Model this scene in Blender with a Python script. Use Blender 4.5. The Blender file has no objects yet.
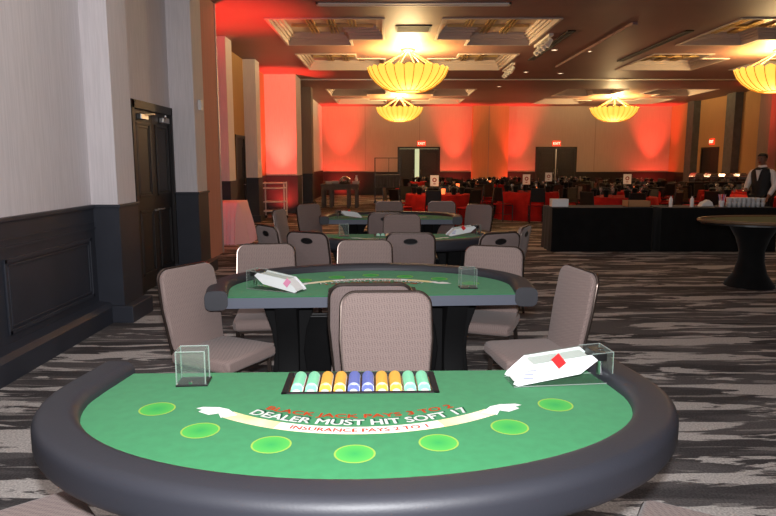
import bpy, bmesh, math, random
from mathutils import Vector, Matrix
random.seed(7)
S = bpy.context.scene
COL = S.collection
PI = math.pi
def R(a): return math.radians(a)

# ------------------------------------------------------------------ materials
def lin(c):
    out = []
    for v in c:
        v = v / 255.0
        out.append(v / 12.92 if v <= .04045 else ((v + .055) / 1.055) ** 2.4)
    return (*out, 1.0)

def mat(name, rgb, rough=.6, metal=0.0, spec=.5, var=0.0, scale=8.0, stretch=(1, 1, 1), bump=0.0, emit=None, estr=0.0, sheen=0.0, rgb2=None, coat=0.0):
    m = bpy.data.materials.new(name); m.use_nodes = True
    nt = m.node_tree; b = nt.nodes['Principled BSDF']
    b.inputs['Base Color'].default_value = lin(rgb)
    b.inputs['Roughness'].default_value = rough
    b.inputs['Metallic'].default_value = metal
    b.inputs['Specular IOR Level'].default_value = spec
    if sheen: b.inputs['Sheen Weight'].default_value = sheen
    if coat: b.inputs['Coat Weight'].default_value = coat
    if emit:
        b.inputs['Emission Color'].default_value = lin(emit); b.inputs['Emission Strength'].default_value = estr
    if var or bump or rgb2:
        tc = nt.nodes.new('ShaderNodeTexCoord'); mp = nt.nodes.new('ShaderNodeMapping')
        mp.inputs['Scale'].default_value = stretch
        nz = nt.nodes.new('ShaderNodeTexNoise'); nz.inputs['Scale'].default_value = scale; nz.inputs['Detail'].default_value = 4
        nt.links.new(tc.outputs['Object'], mp.inputs['Vector']); nt.links.new(mp.outputs['Vector'], nz.inputs['Vector'])
        if var or rgb2:
            rp = nt.nodes.new('ShaderNodeValToRGB')
            c = lin(rgb); c2 = lin(rgb2) if rgb2 else tuple(min(1, v * (1 + var)) for v in c[:3]) + (1,)
            c1 = c if rgb2 else tuple(v * (1 - var) for v in c[:3]) + (1,)
            rp.color_ramp.elements[0].position = .35; rp.color_ramp.elements[1].position = .65
            rp.color_ramp.elements[0].color = c1; rp.color_ramp.elements[1].color = c2
            nt.links.new(nz.outputs['Fac'], rp.inputs['Fac']); nt.links.new(rp.outputs['Color'], b.inputs['Base Color'])
        if bump:
            bp = nt.nodes.new('ShaderNodeBump'); bp.inputs['Strength'].default_value = bump; bp.inputs['Distance'].default_value = .01
            nt.links.new(nz.outputs['Fac'], bp.inputs['Height']); nt.links.new(bp.outputs['Normal'], b.inputs['Normal'])
    return m

def carpet_mat():
    m = bpy.data.materials.new('carpet'); m.use_nodes = True
    nt = m.node_tree; N = nt.nodes.new; L = nt.links.new; b = nt.nodes['Principled BSDF']
    b.inputs['Roughness'].default_value = .95; b.inputs['Specular IOR Level'].default_value = .15
    tc = N('ShaderNodeTexCoord')
    def noise(sc, scale, detail, dist=0.0, rough=.5):
        mp = N('ShaderNodeMapping'); mp.inputs['Scale'].default_value = sc; mp.inputs['Rotation'].default_value = (0, 0, R(5))
        n = N('ShaderNodeTexNoise'); n.inputs['Scale'].default_value = scale; n.inputs['Detail'].default_value = detail
        n.inputs['Distortion'].default_value = dist; n.inputs['Roughness'].default_value = rough
        L(tc.outputs['Object'], mp.inputs['Vector']); L(mp.outputs['Vector'], n.inputs['Vector']); return n
    def ramp(src, p0, p1, c0, c1):
        r = N('ShaderNodeValToRGB'); e = r.color_ramp.elements
        e[0].position = p0; e[1].position = p1; e[0].color = c0; e[1].color = c1
        L(src, r.inputs['Fac']); return r
    W = (1, 1, 1, 1); K = (0, 0, 0, 1)
    n1 = noise((.62, 4.0, 1), 1.4, 7, .55, .6)       # broad pale streaks
    n2 = noise((.9, 9, 1), 1.7, 3, .6, .5)            # thin streaks
    n3 = noise((.5, 2.6, 1), 1.3, 2, .5)              # dark / mid patches
    n4 = noise((1, 1, 1), 90, 2)                      # pile speckle
    r1 = ramp(n1.outputs['Fac'], .54, .555, K, W); r2 = ramp(n2.outputs['Fac'], .60, .63, K, W)
    r3 = ramp(n3.outputs['Fac'], .46, .54, lin((74, 71, 72)), lin((98, 94, 94)))
    mx = N('ShaderNodeMixRGB'); mx.blend_type = 'MIX'; L(r2.outputs['Color'], mx.inputs['Fac']); L(r3.outputs['Color'], mx.inputs[1]); mx.inputs[2].default_value = lin((140, 135, 132))
    m2 = N('ShaderNodeMixRGB'); L(r1.outputs['Color'], m2.inputs['Fac']); L(mx.outputs['Color'], m2.inputs[1]); m2.inputs[2].default_value = lin((196, 190, 185))
    r4 = ramp(n4.outputs['Fac'], .3, .7, (.6, .6, .6, 1), (1.15, 1.15, 1.15, 1))
    m3 = N('ShaderNodeMixRGB'); m3.blend_type = 'MULTIPLY'; m3.inputs['Fac'].default_value = 1; L(m2.outputs['Color'], m3.inputs[1]); L(r4.outputs['Color'], m3.inputs[2])
    L(m3.outputs['Color'], b.inputs['Base Color'])
    bp = N('ShaderNodeBump'); bp.inputs['Strength'].default_value = .4; bp.inputs['Distance'].default_value = .006
    L(n4.outputs['Fac'], bp.inputs['Height']); L(bp.outputs['Normal'], b.inputs['Normal'])
    return m

def fabric_mat(name, rgb, rgb2):
    m = bpy.data.materials.new(name); m.use_nodes = True
    nt = m.node_tree; N = nt.nodes.new; L = nt.links.new; b = nt.nodes['Principled BSDF']
    b.inputs['Roughness'].default_value = .8; b.inputs['Specular IOR Level'].default_value = .25; b.inputs['Sheen Weight'].default_value = .15
    tc = N('ShaderNodeTexCoord'); mp = N('ShaderNodeMapping'); mp.inputs['Rotation'].default_value = (R(20), R(12), R(45))
    v = N('ShaderNodeTexVoronoi'); v.inputs['Scale'].default_value = 110; v.inputs['Randomness'].default_value = .15
    r = N('ShaderNodeValToRGB'); r.color_ramp.elements[0].position = .2; r.color_ramp.elements[1].position = .6
    r.color_ramp.elements[0].color = lin(rgb2); r.color_ramp.elements[1].color = lin(rgb)
    L(tc.outputs['Object'], mp.inputs['Vector']); L(mp.outputs['Vector'], v.inputs['Vector']); L(v.outputs['Distance'], r.inputs['Fac']); L(r.outputs['Color'], b.inputs['Base Color'])
    bp = N('ShaderNodeBump'); bp.inputs['Strength'].default_value = .2; bp.inputs['Distance'].default_value = .003
    L(v.outputs['Distance'], bp.inputs['Height']); L(bp.outputs['Normal'], b.inputs['Normal'])
    return m

def clear_mat(name, tint, gloss):
    m = bpy.data.materials.new(name); m.use_nodes = True
    nt = m.node_tree; N = nt.nodes.new; L = nt.links.new
    nt.nodes.remove(nt.nodes['Principled BSDF']); o = nt.nodes['Material Output']
    t = N('ShaderNodeBsdfTransparent'); t.inputs['Color'].default_value = lin(tint)
    g = N('ShaderNodeBsdfGlossy'); g.inputs['Roughness'].default_value = .08
    d = N('ShaderNodeBsdfDiffuse'); d.inputs['Color'].default_value = (.75, .8, .78, 1)
    a = N('ShaderNodeMixShader'); a.inputs['Fac'].default_value = .5; L(g.outputs[0], a.inputs[1]); L(d.outputs[0], a.inputs[2])
    x = N('ShaderNodeMixShader'); x.inputs['Fac'].default_value = gloss; L(t.outputs[0], x.inputs[1]); L(a.outputs[0], x.inputs[2])
    L(x.outputs[0], o.inputs['Surface']); return m

def felt_spot_mat():
    # printed betting spot: darker green middle, brighter rim of the print
    m = bpy.data.materials.new('spot_print'); m.use_nodes = True
    nt = m.node_tree; N = nt.nodes.new; L = nt.links.new; b = nt.nodes['Principled BSDF']
    b.inputs['Roughness'].default_value = .9; b.inputs['Specular IOR Level'].default_value = .1
    tc = N('ShaderNodeTexCoord'); g = N('ShaderNodeTexGradient'); g.gradient_type = 'SPHERICAL'
    mp = N('ShaderNodeMapping'); mp.inputs['Scale'].default_value = (15, 15, 15)
    r = N('ShaderNodeValToRGB'); r.color_ramp.elements[0].color = lin((92, 186, 84)); r.color_ramp.elements[1].color = lin((60, 162, 86))
    L(tc.outputs['Object'], mp.inputs['Vector']); L(mp.outputs['Vector'], g.inputs['Vector']); L(g.outputs['Fac'], r.inputs['Fac']); L(r.outputs['Color'], b.inputs['Base Color'])
    return m

M = dict(
 carpet=carpet_mat(),
 wall=mat('wall_covering', (222, 216, 218), .75, spec=.3, var=.05, scale=60, stretch=(1, 1, .05), bump=.08),
 wallfar=mat('wall_covering_far', (176, 160, 148), .8, spec=.2, var=.04, scale=30, stretch=(1, 1, .05)),
 taupe=mat('wall_taupe', (140, 124, 118), .8, spec=.2, var=.05, scale=50, stretch=(1, 1, .05)),
 tan=mat('wall_tan', (178, 140, 98), .8, spec=.2, var=.04, scale=30, stretch=(1, 1, .05)),
 wains=mat('wainscot_paint', (50, 53, 62), .5, spec=.4, var=.08, scale=3),
 rust=mat('partition_panel', (192, 146, 136), .75, spec=.2, var=.05, scale=40, stretch=(1, 1, .05)),
 ceil=mat('ceiling_paint', (140, 110, 108), .55, spec=.35, var=.05, scale=.8),
 mould=mat('ceiling_mould', (196, 182, 176), .6, spec=.3),
 tray=mat('ceiling_tray', (178, 160, 150), .7, spec=.2),
 wainsfar=mat('far_wainscot', (34, 30, 31), .5, spec=.3),
 legblack=mat('leg_laminate', (20, 20, 21), .75, spec=.2),
 dark=mat('dark_wood', (36, 33, 34), .5, spec=.4, var=.15, scale=6, stretch=(6, 6, .6)),
 metal=mat('brushed_metal', (170, 168, 166), .35, 1.0),
 steel=mat('steel_track', (190, 186, 184), .4, .8),
 chrome=mat('chrome', (220, 220, 222), .12, 1.0),
 black=mat('black_metal', (22, 21, 22), .35, spec=.5),
 blackcloth=mat('black_cloth', (17, 17, 18), .9, spec=.15, sheen=.1, var=.2, scale=5),
 vinyl=mat('rail_vinyl', (40, 41, 48), .52, spec=.5, bump=.05, scale=150),
 felt=mat('green_felt', (50, 133, 82), .95, spec=.1, var=.06, scale=25, sheen=.1),
 edge=mat('table_edge', (92, 98, 112), .5),
 spot=felt_spot_mat(),
 spotring=mat('spot_ring', (150, 186, 82), .9, spec=.1),
 pwhite=mat('print_white', (245, 245, 240), .9, spec=.1),
 pcream=mat('print_cream', (236, 214, 130), .9, spec=.1, rgb2=(250, 240, 205), scale=6),
 pred=mat('print_red', (214, 78, 40), .9, spec=.1),
 pshadow=mat('print_shadow', (20, 92, 62), .9, spec=.1),
 fabric=fabric_mat('chair_fabric', (144, 126, 120), (116, 99, 95)),
 fabricb=fabric_mat('chair_back_fabric', (130, 114, 110), (112, 97, 94)),
 bronze=mat('chair_frame', (96, 84, 78), .25, .85),
 acrylic=clear_mat('clear_acrylic', (248, 252, 250), .05),
 acredge=clear_mat('acrylic_edge', (230, 244, 238), .42),  # whiter than the panes: edge glimmer is put into the colour
 white=mat('white_plastic', (240, 240, 242), .35, spec=.4),
 card=mat('white_card', (236, 234, 232), .6),
 blueprint=mat('blue_print', (150, 150, 205), .6),
 redcard=mat('red_cut_card', (226, 40, 44), .4),
 pinkcard=mat('pink_card', (236, 150, 186), .4),
 traym=mat('chip_tray', (26, 26, 28), .6, spec=.3),
 cg=mat('chip_green', (128, 204, 164), .4), cy=mat('chip_yellow', (226, 168, 66), .4), cb=mat('chip_blue', (98, 110, 176), .4),
 cw=mat('chip_face', (206, 203, 198), .4),
 redcloth=mat('red_cloth', (158, 28, 26), .85, spec=.15, var=.15, scale=6),
 redpad=mat('red_chair_pad', (150, 28, 30), .8, spec=.15),
 chairdark=mat('dark_chair', (24, 20, 20), .4, spec=.4),
 pink=mat('pink_linen', (244, 206, 212), .8, spec=.2),
 shade=mat('chandelier_shade', (255, 220, 120), .6, emit=(255, 214, 84), estr=1.1),
 shaderib=mat('chandelier_rib', (150, 100, 30), .6, emit=(190, 112, 20), estr=.55),
 brass=mat('warm_metal', (190, 160, 110), .4, .6),
 lamp=mat('lamp_glow', (255, 240, 220), .5, emit=(255, 226, 190), estr=4),
 exitm=mat('exit_face', (120, 20, 14), .5, emit=(255, 52, 20), estr=1.6),
 exitt=mat('exit_text', (255, 230, 210), .5, emit=(255, 214, 180), estr=2.2),
 candle=mat('candle_glass', (255, 190, 140), .4, emit=(255, 120, 60), estr=1.4),
 glass=clear_mat('wine_glass', (240, 240, 240), .22),
 tanwood=mat('tan_box', (176, 130, 88), .6),
 wood=mat('table_rim_wood', (104, 78, 54), .4, spec=.4, var=.15, scale=8),
 feltdim=mat('olive_felt', (96, 104, 74), .95, spec=.1),
 skin=mat('skin', (128, 88, 70), .55), hair=mat('hair', (24, 20, 18), .5), shirt=mat('white_shirt', (226, 222, 220), .7), vest=mat('black_vest', (18, 18, 20), .7),
 dimgrey=mat('dim_grey', (84, 84, 86), .7, var=.15, scale=5),
 plaster=mat('white_fixture', (226, 222, 218), .5),
 corridor=mat('corridor_glow', (214, 220, 190), .6, emit=(226, 232, 180), estr=.75),  # wall glows by itself; emission stands in for light in the corridor
)

# ------------------------------------------------------------------ mesh helpers
def nb(): return bmesh.new()
def merge(bm, tmp, mtx=None):
    me = bpy.data.meshes.new('tmp'); tmp.to_mesh(me); tmp.free()
    if mtx is not None: me.transform(mtx)
    bm.from_mesh(me); bpy.data.meshes.remove(me)
def box(bm, x0, x1, y0, y1, z0, z1, bev=0.0, seg=2, mtx=None):
    t = nb(); bmesh.ops.create_cube(t, size=1)
    bmesh.ops.scale(t, vec=(x1 - x0, y1 - y0, z1 - z0), verts=t.verts)
    bmesh.ops.translate(t, vec=((x0 + x1) / 2, (y0 + y1) / 2, (z0 + z1) / 2), verts=t.verts)
    if bev: bmesh.ops.bevel(t, geom=t.edges[:], offset=bev, segments=seg, profile=.5, affect='EDGES')
    merge(bm, t, mtx); return bm
def prism(bm, pts, z0, z1, bev=0.0, seg=2, mtx=None):
    t = nb(); vs = [t.verts.new((x, y, z0)) for x, y in pts]; f = t.faces.new(vs)
    e = bmesh.ops.extrude_face_region(t, geom=[f]); up = [v for v in e['geom'] if isinstance(v, bmesh.types.BMVert)]
    bmesh.ops.translate(t, vec=(0, 0, z1 - z0), verts=up)
    bmesh.ops.recalc_face_normals(t, faces=t.faces)
    if bev:
        ed = [q for q in t.edges if abs(q.verts[0].co.z - q.verts[1].co.z) < 1e-5]
        bmesh.ops.bevel(t, geom=ed, offset=bev, segments=seg, profile=.5, affect='EDGES')
    merge(bm, t, mtx); return bm
def tube(bm, pts, r, n=8, closed=False, r1=None, cap=True):
    pts = [Vector(p) for p in pts]; rings = []; m = len(pts); prev = None
    for i, p in enumerate(pts):
        if closed: d = (pts[(i + 1) % m] - pts[i - 1])
        else: d = pts[min(i + 1, m - 1)] - pts[max(i - 1, 0)]
        d.normalize()
        if prev is None: a = d.orthogonal().normalized()
        else: a = (prev - d * prev.dot(d)).normalized()
        prev = a; b = d.cross(a)
        rr = r if r1 is None else r + (r1 - r) * i / (m - 1)
        rings.append([bm.verts.new(p + (a * math.cos(2 * PI * k / n) + b * math.sin(2 * PI * k / n)) * rr) for k in range(n)])
    for i in range(m if closed else m - 1):
        A = rings[i]; B = rings[(i + 1) % m]
        for k in range(n): bm.faces.new((A[k], A[(k + 1) % n], B[(k + 1) % n], B[k]))
    if not closed and cap: bm.faces.new(rings[0][::-1]); bm.faces.new(rings[-1])
    return bm
def bar(bm, a, b, w, h=None):
    # square tube between two points
    a = Vector(a); b = Vector(b); d = b - a; L = d.length; h = h or w
    q = d.to_track_quat('Z', 'Y').to_matrix().to_4x4(); q.translation = a
    return box(bm, -w / 2, w / 2, -h / 2, h / 2, 0, L, mtx=q)
def lathe(bm, prof, n=24, c=(0, 0, 0), mod=None, close_top=False, close_bot=False):
    rings = []
    for r, z in prof:
        ring = []
        for k in range(n):
            a = 2 * PI * k / n; rr, zz = (r, z) if mod is None else mod(r, z, a)
            ring.append(bm.verts.new((c[0] + rr * math.cos(a), c[1] + rr * math.sin(a), c[2] + zz)))
        rings.append(ring)
    for A, B in zip(rings, rings[1:]):
        for k in range(n): bm.faces.new((A[k], A[(k + 1) % n], B[(k + 1) % n], B[k]))
    if close_bot: bm.faces.new(rings[0][::-1])
    if close_top: bm.faces.new(rings[-1])
    return bm
def sweep(bm, path, prof, up=Vector((0, 0, 1))):
    # path: list of (x,y,z); prof: closed list of (side, up)
    P = [Vector(p) for p in path]; rings = []
    for i, p in enumerate(P):
        d = (P[min(i + 1, len(P) - 1)] - P[max(i - 1, 0)]).normalized(); s = d.cross(up).normalized()
        rings.append([bm.verts.new(p + s * a + up * b) for a, b in prof])
    n = len(prof)
    for A, B in zip(rings, rings[1:]):
        for k in range(n): bm.faces.new((A[k], A[(k + 1) % n], B[(k + 1) % n], B[k]))
    bm.faces.new(rings[0][::-1]); bm.faces.new(rings[-1])
    bmesh.ops.recalc_face_normals(bm, faces=bm.faces); return bm
def rrect(w, h, r, n=6, x=0, y=0):
    pts = []
    for cx, cy, a0 in ((w / 2 - r, h / 2 - r, 0), (-w / 2 + r, h / 2 - r, 90), (-w / 2 + r, -h / 2 + r, 180), (w / 2 - r, -h / 2 + r, 270)):
        for k in range(n + 1):
            a = R(a0 + 90 * k / n); pts.append((x + cx + r * math.cos(a), y + cy + r * math.sin(a)))
    return pts
def obj(name, bm, m, parent=None, smooth=None, loc=None, label=None):
    me = bpy.data.meshes.new(name); bm.to_mesh(me); bm.free()
    if isinstance(m, (list, tuple)):
        for q in m: me.materials.append(q)
    else: me.materials.append(m)
    if smooth is not None:
        for p in me.polygons: p.use_smooth = True
        try: me.set_sharp_from_angle(angle=R(smooth))
        except Exception: pass
    o = bpy.data.objects.new(name, me); COL.objects.link(o)
    if parent is not None: o.parent = parent
    if loc: o.location = loc
    if label: o['label'] = label
    return o
def tag(o, label, cat, group=None):
    o['label'] = label; o['category'] = cat
    if group: o['group'] = group
    return o
def thing(name, label, cat, loc=(0, 0, 0), rz=0.0, group=None):
    o = bpy.data.objects.new(name, None); COL.objects.link(o)
    o.location = loc; o.rotation_euler = (0, 0, rz); o.empty_display_size = .1
    return tag(o, label, cat, group)
def struct(name, bm, m, parent=None, smooth=None):
    o = obj(name, bm, m, parent, smooth)
    if parent is None: o['kind'] = 'structure'
    return o
def sthing(name, loc=(0, 0, 0), rz=0):
    o = bpy.data.objects.new(name, None); COL.objects.link(o); o.location = loc; o.rotation_euler = (0, 0, rz); o['kind'] = 'structure'; return o
KIDS = {}
def dup(root, loc, rz, label, group=None, keep=None):
    r = root.copy(); COL.objects.link(r); r.location = loc; r.rotation_euler = (0, 0, rz); r['label'] = label
    if group: r['group'] = group
    if root.name not in KIDS:
        def tree(o): return [(c, tree(c)) for c in o.children]
        KIDS[root.name] = tree(root)
    def cp(lst, par):
        for c, sub in lst:
            if keep and not keep(c.name): continue
            d = c.copy(); COL.objects.link(d); d.parent = par; cp(sub, d)
    cp(KIDS[root.name], r); return r
def text_bm(s, size, extrude=0.0, align='CENTER', bold=0.0):
    cu = bpy.data.curves.new('t', 'FONT'); cu.body = s; cu.size = size; cu.extrude = extrude; cu.align_x = align; cu.resolution_u = 3; cu.offset = bold
    o = bpy.data.objects.new('t', cu); COL.objects.link(o); bpy.context.view_layer.update()
    me = bpy.data.meshes.new_from_object(o.evaluated_get(bpy.context.evaluated_depsgraph_get()))
    bpy.data.objects.remove(o); bpy.data.curves.remove(cu)
    bm = nb(); bm.from_mesh(me); bpy.data.meshes.remove(me); return bm
def xf(bm, f):
    for v in bm.verts: v.co = f(v.co)
    return bm

# ================================================================== SETTING
XL, PX = -2.89, -2.63      # near left wall, pilaster face
CH = 4.2                   # ceiling height
YF = 31.6                  # far wall
XR = 13.5
WH = 1.17                  # wainscot height
b = nb(); box(b, -4.6, 14, -2.5, YF + .3, -.1, 0); struct('floor', b, M['carpet'])

# --- near left wall
b = nb(); box(b, XL - .3, XL, -2.5, 6.4, 0, CH); wl = struct('wall_left', b, M['wall'])
b = nb(); box(b, XL, XL + .02, -2.5, 6.34, 0, WH - .03)
obj('wainscot', b, M['wains'], wl)
b = nb(); box(b, XL, XL + .045, -2.5, 6.34, WH - .035, WH, .006); obj('chair_rail', b, M['wains'], wl)
b = nb(); box(b, XL + .02, XL + .032, -2.5, 6.34, .93, .955); box(b, XL + .02, XL + .028, -2.5, 6.34, .995, 1.005); obj('rail_bead', b, M['wains'], wl)
def frame(bm, x, y0, y1, z0, z1, w=.035, d=.018):
    for k, (g, dd) in enumerate(((0, d), (.05, d * .6))):
        a0, a1, c0, c1 = y0 + g, y1 - g, z0 + g, z1 - g; w2 = w if k == 0 else w * .5
        box(bm, x, x + dd, a0, a1, c1 - w2, c1, .004); box(bm, x, x + dd, a0, a1, c0, c0 + w2, .004)
        box(bm, x, x + dd, a0, a0 + w2, c0, c1, .004); box(bm, x, x + dd, a1 - w2, a1, c0, c1, .004)
for y0, y1 in ((4.78, 6.22), (3.2, 4.64), (1.62, 3.06), (.04, 1.48)):
    b = nb(); frame(b, XL + .02, y0, y1, .28, .86); obj('panel_moulding', b, M['wains'], wl)
b = nb(); prism(b, [(XL, 0), (XL + .165, 0), (XL + .165, .16), (XL + .13, .2), (XL, .22)], 0, 1, mtx=Matrix(((1, 0, 0, 0), (0, 0, 8.84, -2.5), (0, 1, 0, 0), (0, 0, 0, 1))))
struct('baseboard_left', b, M['wains'])

def pilaster(n, x0, x1, y0, y1, mface, msk=.11, wh=WH):
    b = nb(); box(b, x0, x1, y0, y1, 0, CH); p = struct('trim_%d' % n, b, mface)
    b = nb(); box(b, x0, x1 + .012, y0 - .012, y1 + .012, 0, wh - .03); box(b, x0, x1 + .03, y0 - .03, y1 + .03, wh - .03, wh, .005); obj('wainscot', b, M['wains'], p)
    b = nb(); box(b, x0, x1 + msk, y0 - .06, y1 + .03, 0, .17, .008); obj('baseboard', b, M['wains'], p)
    return p
pilaster(1, -3.1, PX, 6.34, 6.80, M['wall'])
pilaster(2, -3.1, PX, 9.02, 9.50, M['wall'])
# recess wall with the double door between the pilasters
RX = -2.96
b = nb()
box(b, RX - .3, RX, 6.7, 7.6, 0, CH); box(b, RX - .3, RX, 9.1, 9.3, 0, CH); box(b, RX - .3, RX, 7.6, 9.1, 2.3, CH)
w2 = struct('wall_left_recess', b, M['wall'])
b = nb(); box(b, RX, RX + .012, 6.78, 7.58, 0, WH); box(b, RX, RX + .03, 6.78, 7.58, 0, .17); obj('wainscot', b, M['wains'], w2)
d = sthing('door_1', (RX, 8.33, 0))
b = nb(); box(b, -.06, .03, -.72, -.64, 0, 2.3); box(b, -.06, .03, .64, .72, 0, 2.3); box(b, -.06, .03, -.72, .72, 2.2, 2.3, .005); obj('door_frame', b, M['dark'], d)
for s in (-1, 1):
    b = nb(); y0, y1 = (-.64, -.003) if s < 0 else (.003, .64)
    box(b, -.05, -.01, y0, y1, .01, 2.2); frame(b, -.01, y0 + .09, y1 - .09, 1.15, 2.05, .03, .014); frame(b, -.01, y0 + .09, y1 - .09, .2, 1.0, .03, .014)
    lf = obj('door_leaf', b, M['dark'], d)
    b = nb(); tube(b, [(-.01, s * .07, .98), (.045, s * .07, .98), (.045, s * .16, .98)], .01); obj('door_handle', b, M['metal'], lf, 40)
    b = nb(); box(b, -.01, .05, s * .38 - .12, s * .38 + .12, 2.08, 2.15, .008); bar(b, (.04, s * .38, 2.14), (.10, s * .2, 2.16), .02); obj('door_closer', b, M['metal'], lf, label='grey metal door closer')
# partition wall section beyond pilaster 2 (no wainscot)
b = nb(); box(b, -3.2, -2.91, 9.45, 11.35, 0, CH); struct('wall_left_partition', b, M['rust'])
b = nb(); box(b, -3.2, -2.895, 11.35, 11.39, 0, CH); struct('trim_3', b, M['steel'])
b = nb(); box(b, -.02, .025, -.045, .045, -.07, .07, .006); box(b, .025, .032, -.02, .02, -.015, .04, .002)
t = obj('thermostat', b, M['plaster']); t.location = (PX + .02, 9.25, 2.36); tag(t, 'small white thermostat box mounted on the side of the second left pilaster', 'thermostat')

# --- middle left section (X -3.75)
b = nb(); box(b, -4.1, -3.75, 11.1, 16.2, 0, CH); box(b, -4.1, -3.75, 17.25, 20.5, 0, CH); box(b, -4.1, -3.75, 16.2, 17.25, 2.25, CH)
wm = struct('wall_left_middle', b, M['tan'])
b2 = nb(); box(b2, -4.1, -3.2, 11.05, 11.3, 0, CH); struct('wall_left_return', b2, M['tan'])
b = nb(); box(b, -3.75, -3.73, 11.3, 16.2, 0, WH); box(b, -3.75, -3.73, 17.25, 20.4, 0, WH); box(b, -3.75, -3.70, 17.25, 20.2, 0, .17); obj('wainscot', b, M['wains'], wm)
pilaster(4, -3.9, -3.43, 14.2, 14.75, M['wall'], .05)
pilaster(5, -3.9, -3.43, 17.3, 17.85, M['wall'], .05)
d = sthing('door_2', (-3.75, 16.72, 0))
b = nb(); box(b, -.08, .02, -.53, -.45, 0, 2.25); box(b, -.08, .02, .45, .53, 0, 2.25); box(b, -.08, .02, -.53, .53, 2.17, 2.25); obj('door_frame', b, M['dark'], d)
b = nb(); box(b, -.07, -.02, -.45, .45, .01, 2.17); frame(b, -.02, -.35, .35, 1.15, 2.0, .03, .014); lf = obj('door_leaf', b, M['dark'], d)
b = nb(); tube(b, [(-.02, .36, 1), (.04, .36, 1), (.04, .26, 1)], .01); obj('door_handle', b, M['metal'], lf)
# pier at the partition track
b = nb(); box(b, -4.0, -2.8, 20.2, 21.4, 0, CH); pr_ = struct('trim_6', b, M['wall'])
b = nb(); box(b, -4.0, -2.785, 20.185, 21.2, 0, WH - .03); box(b, -4, -2.765, 20.165, 21.2, WH - .03, WH); obj('wainscot', b, M['wains'], pr_)
b = nb(); box(b, -4.0, -2.74, 20.14, 21.2, 0, .17, .006); obj('baseboard', b, M['wains'], pr_)
# --- far left section
b = nb(); box(b, -3.5, -3.15, 21.0, YF, 0, CH); wz = struct('wall_left_far', b, M['wall'])
b = nb(); box(b, -3.15, -3.13, 21.2, YF, 0, WH); obj('wainscot', b, M['wainsfar'], wz)
pilaster(7, -3.4, -2.72, 23.5, 24.1, M['taupe'], .05)
# --- far wall with two double doors
DX = [(.46, 2.50), (7.08, 9.06)]
b = nb(); xs = [-3.5, DX[0][0], DX[0][1], DX[1][0], DX[1][1], XR + .3]
for i in range(0, 6, 2): box(b, xs[i], xs[i + 1], YF, YF + .3, 0, CH)
for a, c in DX: box(b, a, c, YF, YF + .3, 2.3, CH)
wb = struct('wall_back', b, M['wallfar'])
b = nb()
for i in range(0, 6, 2): box(b, xs[i], xs[i + 1], YF - .03, YF, 0, WH - .09); box(b, xs[i], xs[i + 1], YF - .05, YF, WH - .1, WH - .06)
obj('wainscot', b, M['wainsfar'], wb)
b = nb()
for x in (-1.1, 1.5, 9.9): box(b, x, x + .02, YF - .008, YF, WH, CH)
obj('panel_seam', b, M['taupe'], wb)
b = nb(); box(b, 4.0, 5.70, YF - .35, YF, 0, CH); pz = struct('trim_8', b, M['tan'])
b = nb(); box(b, 4.75, 4.78, YF - .358, YF - .35, 0, CH); obj('panel_seam', b, M['taupe'], pz)
for n, (a, c) in enumerate(DX):
    cx = (a + c) / 2; hw = (c - a) / 2
    d = sthing('door_%d' % (n + 3), (cx, YF, 0))
    b = nb(); box(b, -hw, -hw + .09, -.05, .05, 0, 2.3); box(b, hw - .09, hw, -.05, .05, 0, 2.3); box(b, -hw, hw, -.05, .05, 2.21, 2.3); obj('door_frame', b, M['dark'], d)
    for s in (-1, 1):
        op = (n == 0 and s < 0)
        b = nb(); x0, x1 = (-hw + .09, -.02) if s < 0 else (.02, hw - .09)
        if op: x1 -= .17
        box(b, x0, x1, 0, .05, .01, 2.2)
        xm = Matrix(((0, 1, 0, 0), (-1, 0, 0, 0), (0, 0, 1, 0), (0, 0, 0, 1)))
        t2 = nb(); frame(t2, 0, x0 + .1 if True else 0, x1 - .1, 1.25, 2.05, .03, .02); frame(t2, 0, x0 + .1, x1 - .1, .2, 1.05, .03, .02); merge(b, t2, xm)
        lf = obj('door_leaf', b, M['dark'], d)
        hx = x1 - .07 if s < 0 else x0 + .07
        b = nb(); tube(b, [(hx, 0, .95), (hx, -.06, .97), (hx, -.06, 1.22), (hx, 0, 1.24)], .014); obj('door_handle', b, M['chrome'], lf, 40)
    if n == 0:
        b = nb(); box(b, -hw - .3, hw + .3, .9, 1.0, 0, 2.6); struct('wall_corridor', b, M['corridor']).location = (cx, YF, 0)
    else:
        b = nb(); box(b, -.02, .02, .012, .03, .01, 2.2); obj('meeting_stile', b, M['metal'], d)
# --- right wall
b = nb(); box(b, XR, XR + .3, -2.5, 26.85, 0, CH); box(b, XR, XR + .3, 28.4, YF, 0, CH); box(b, XR, XR + .3, 26.85, 28.4, 2.2, CH)
wr = struct('wall_right', b, M['tan'])
b = nb(); box(b, XR - .03, XR, 14, 26.85, 0, WH - .06); box(b, XR - .03, XR, 28.4, YF, 0, WH - .06); obj('wainscot', b, M['wainsfar'], wr)
for k, (y0, y1, mm) in enumerate(((28.7, 29.3, 'dimgrey'), (25.3, 25.95, 'dimgrey'), (22.9, 23.6, 'taupe'), (15, 15.6, 'taupe'))):
    b = nb(); box(b, XR - .3, XR + .1, y0, y1, 0, CH); struct('trim_%d' % (9 + k), b, M[mm])
d = sthing('door_5', (XR, 27.62, 0))
b = nb(); box(b, -.02, .1, -.77, -.68, 0, 2.2); box(b, -.02, .1, .68, .77, 0, 2.2); box(b, -.02, .1, -.77, .77, 2.12, 2.2); obj('door_frame', b, M['dark'], d)
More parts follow.
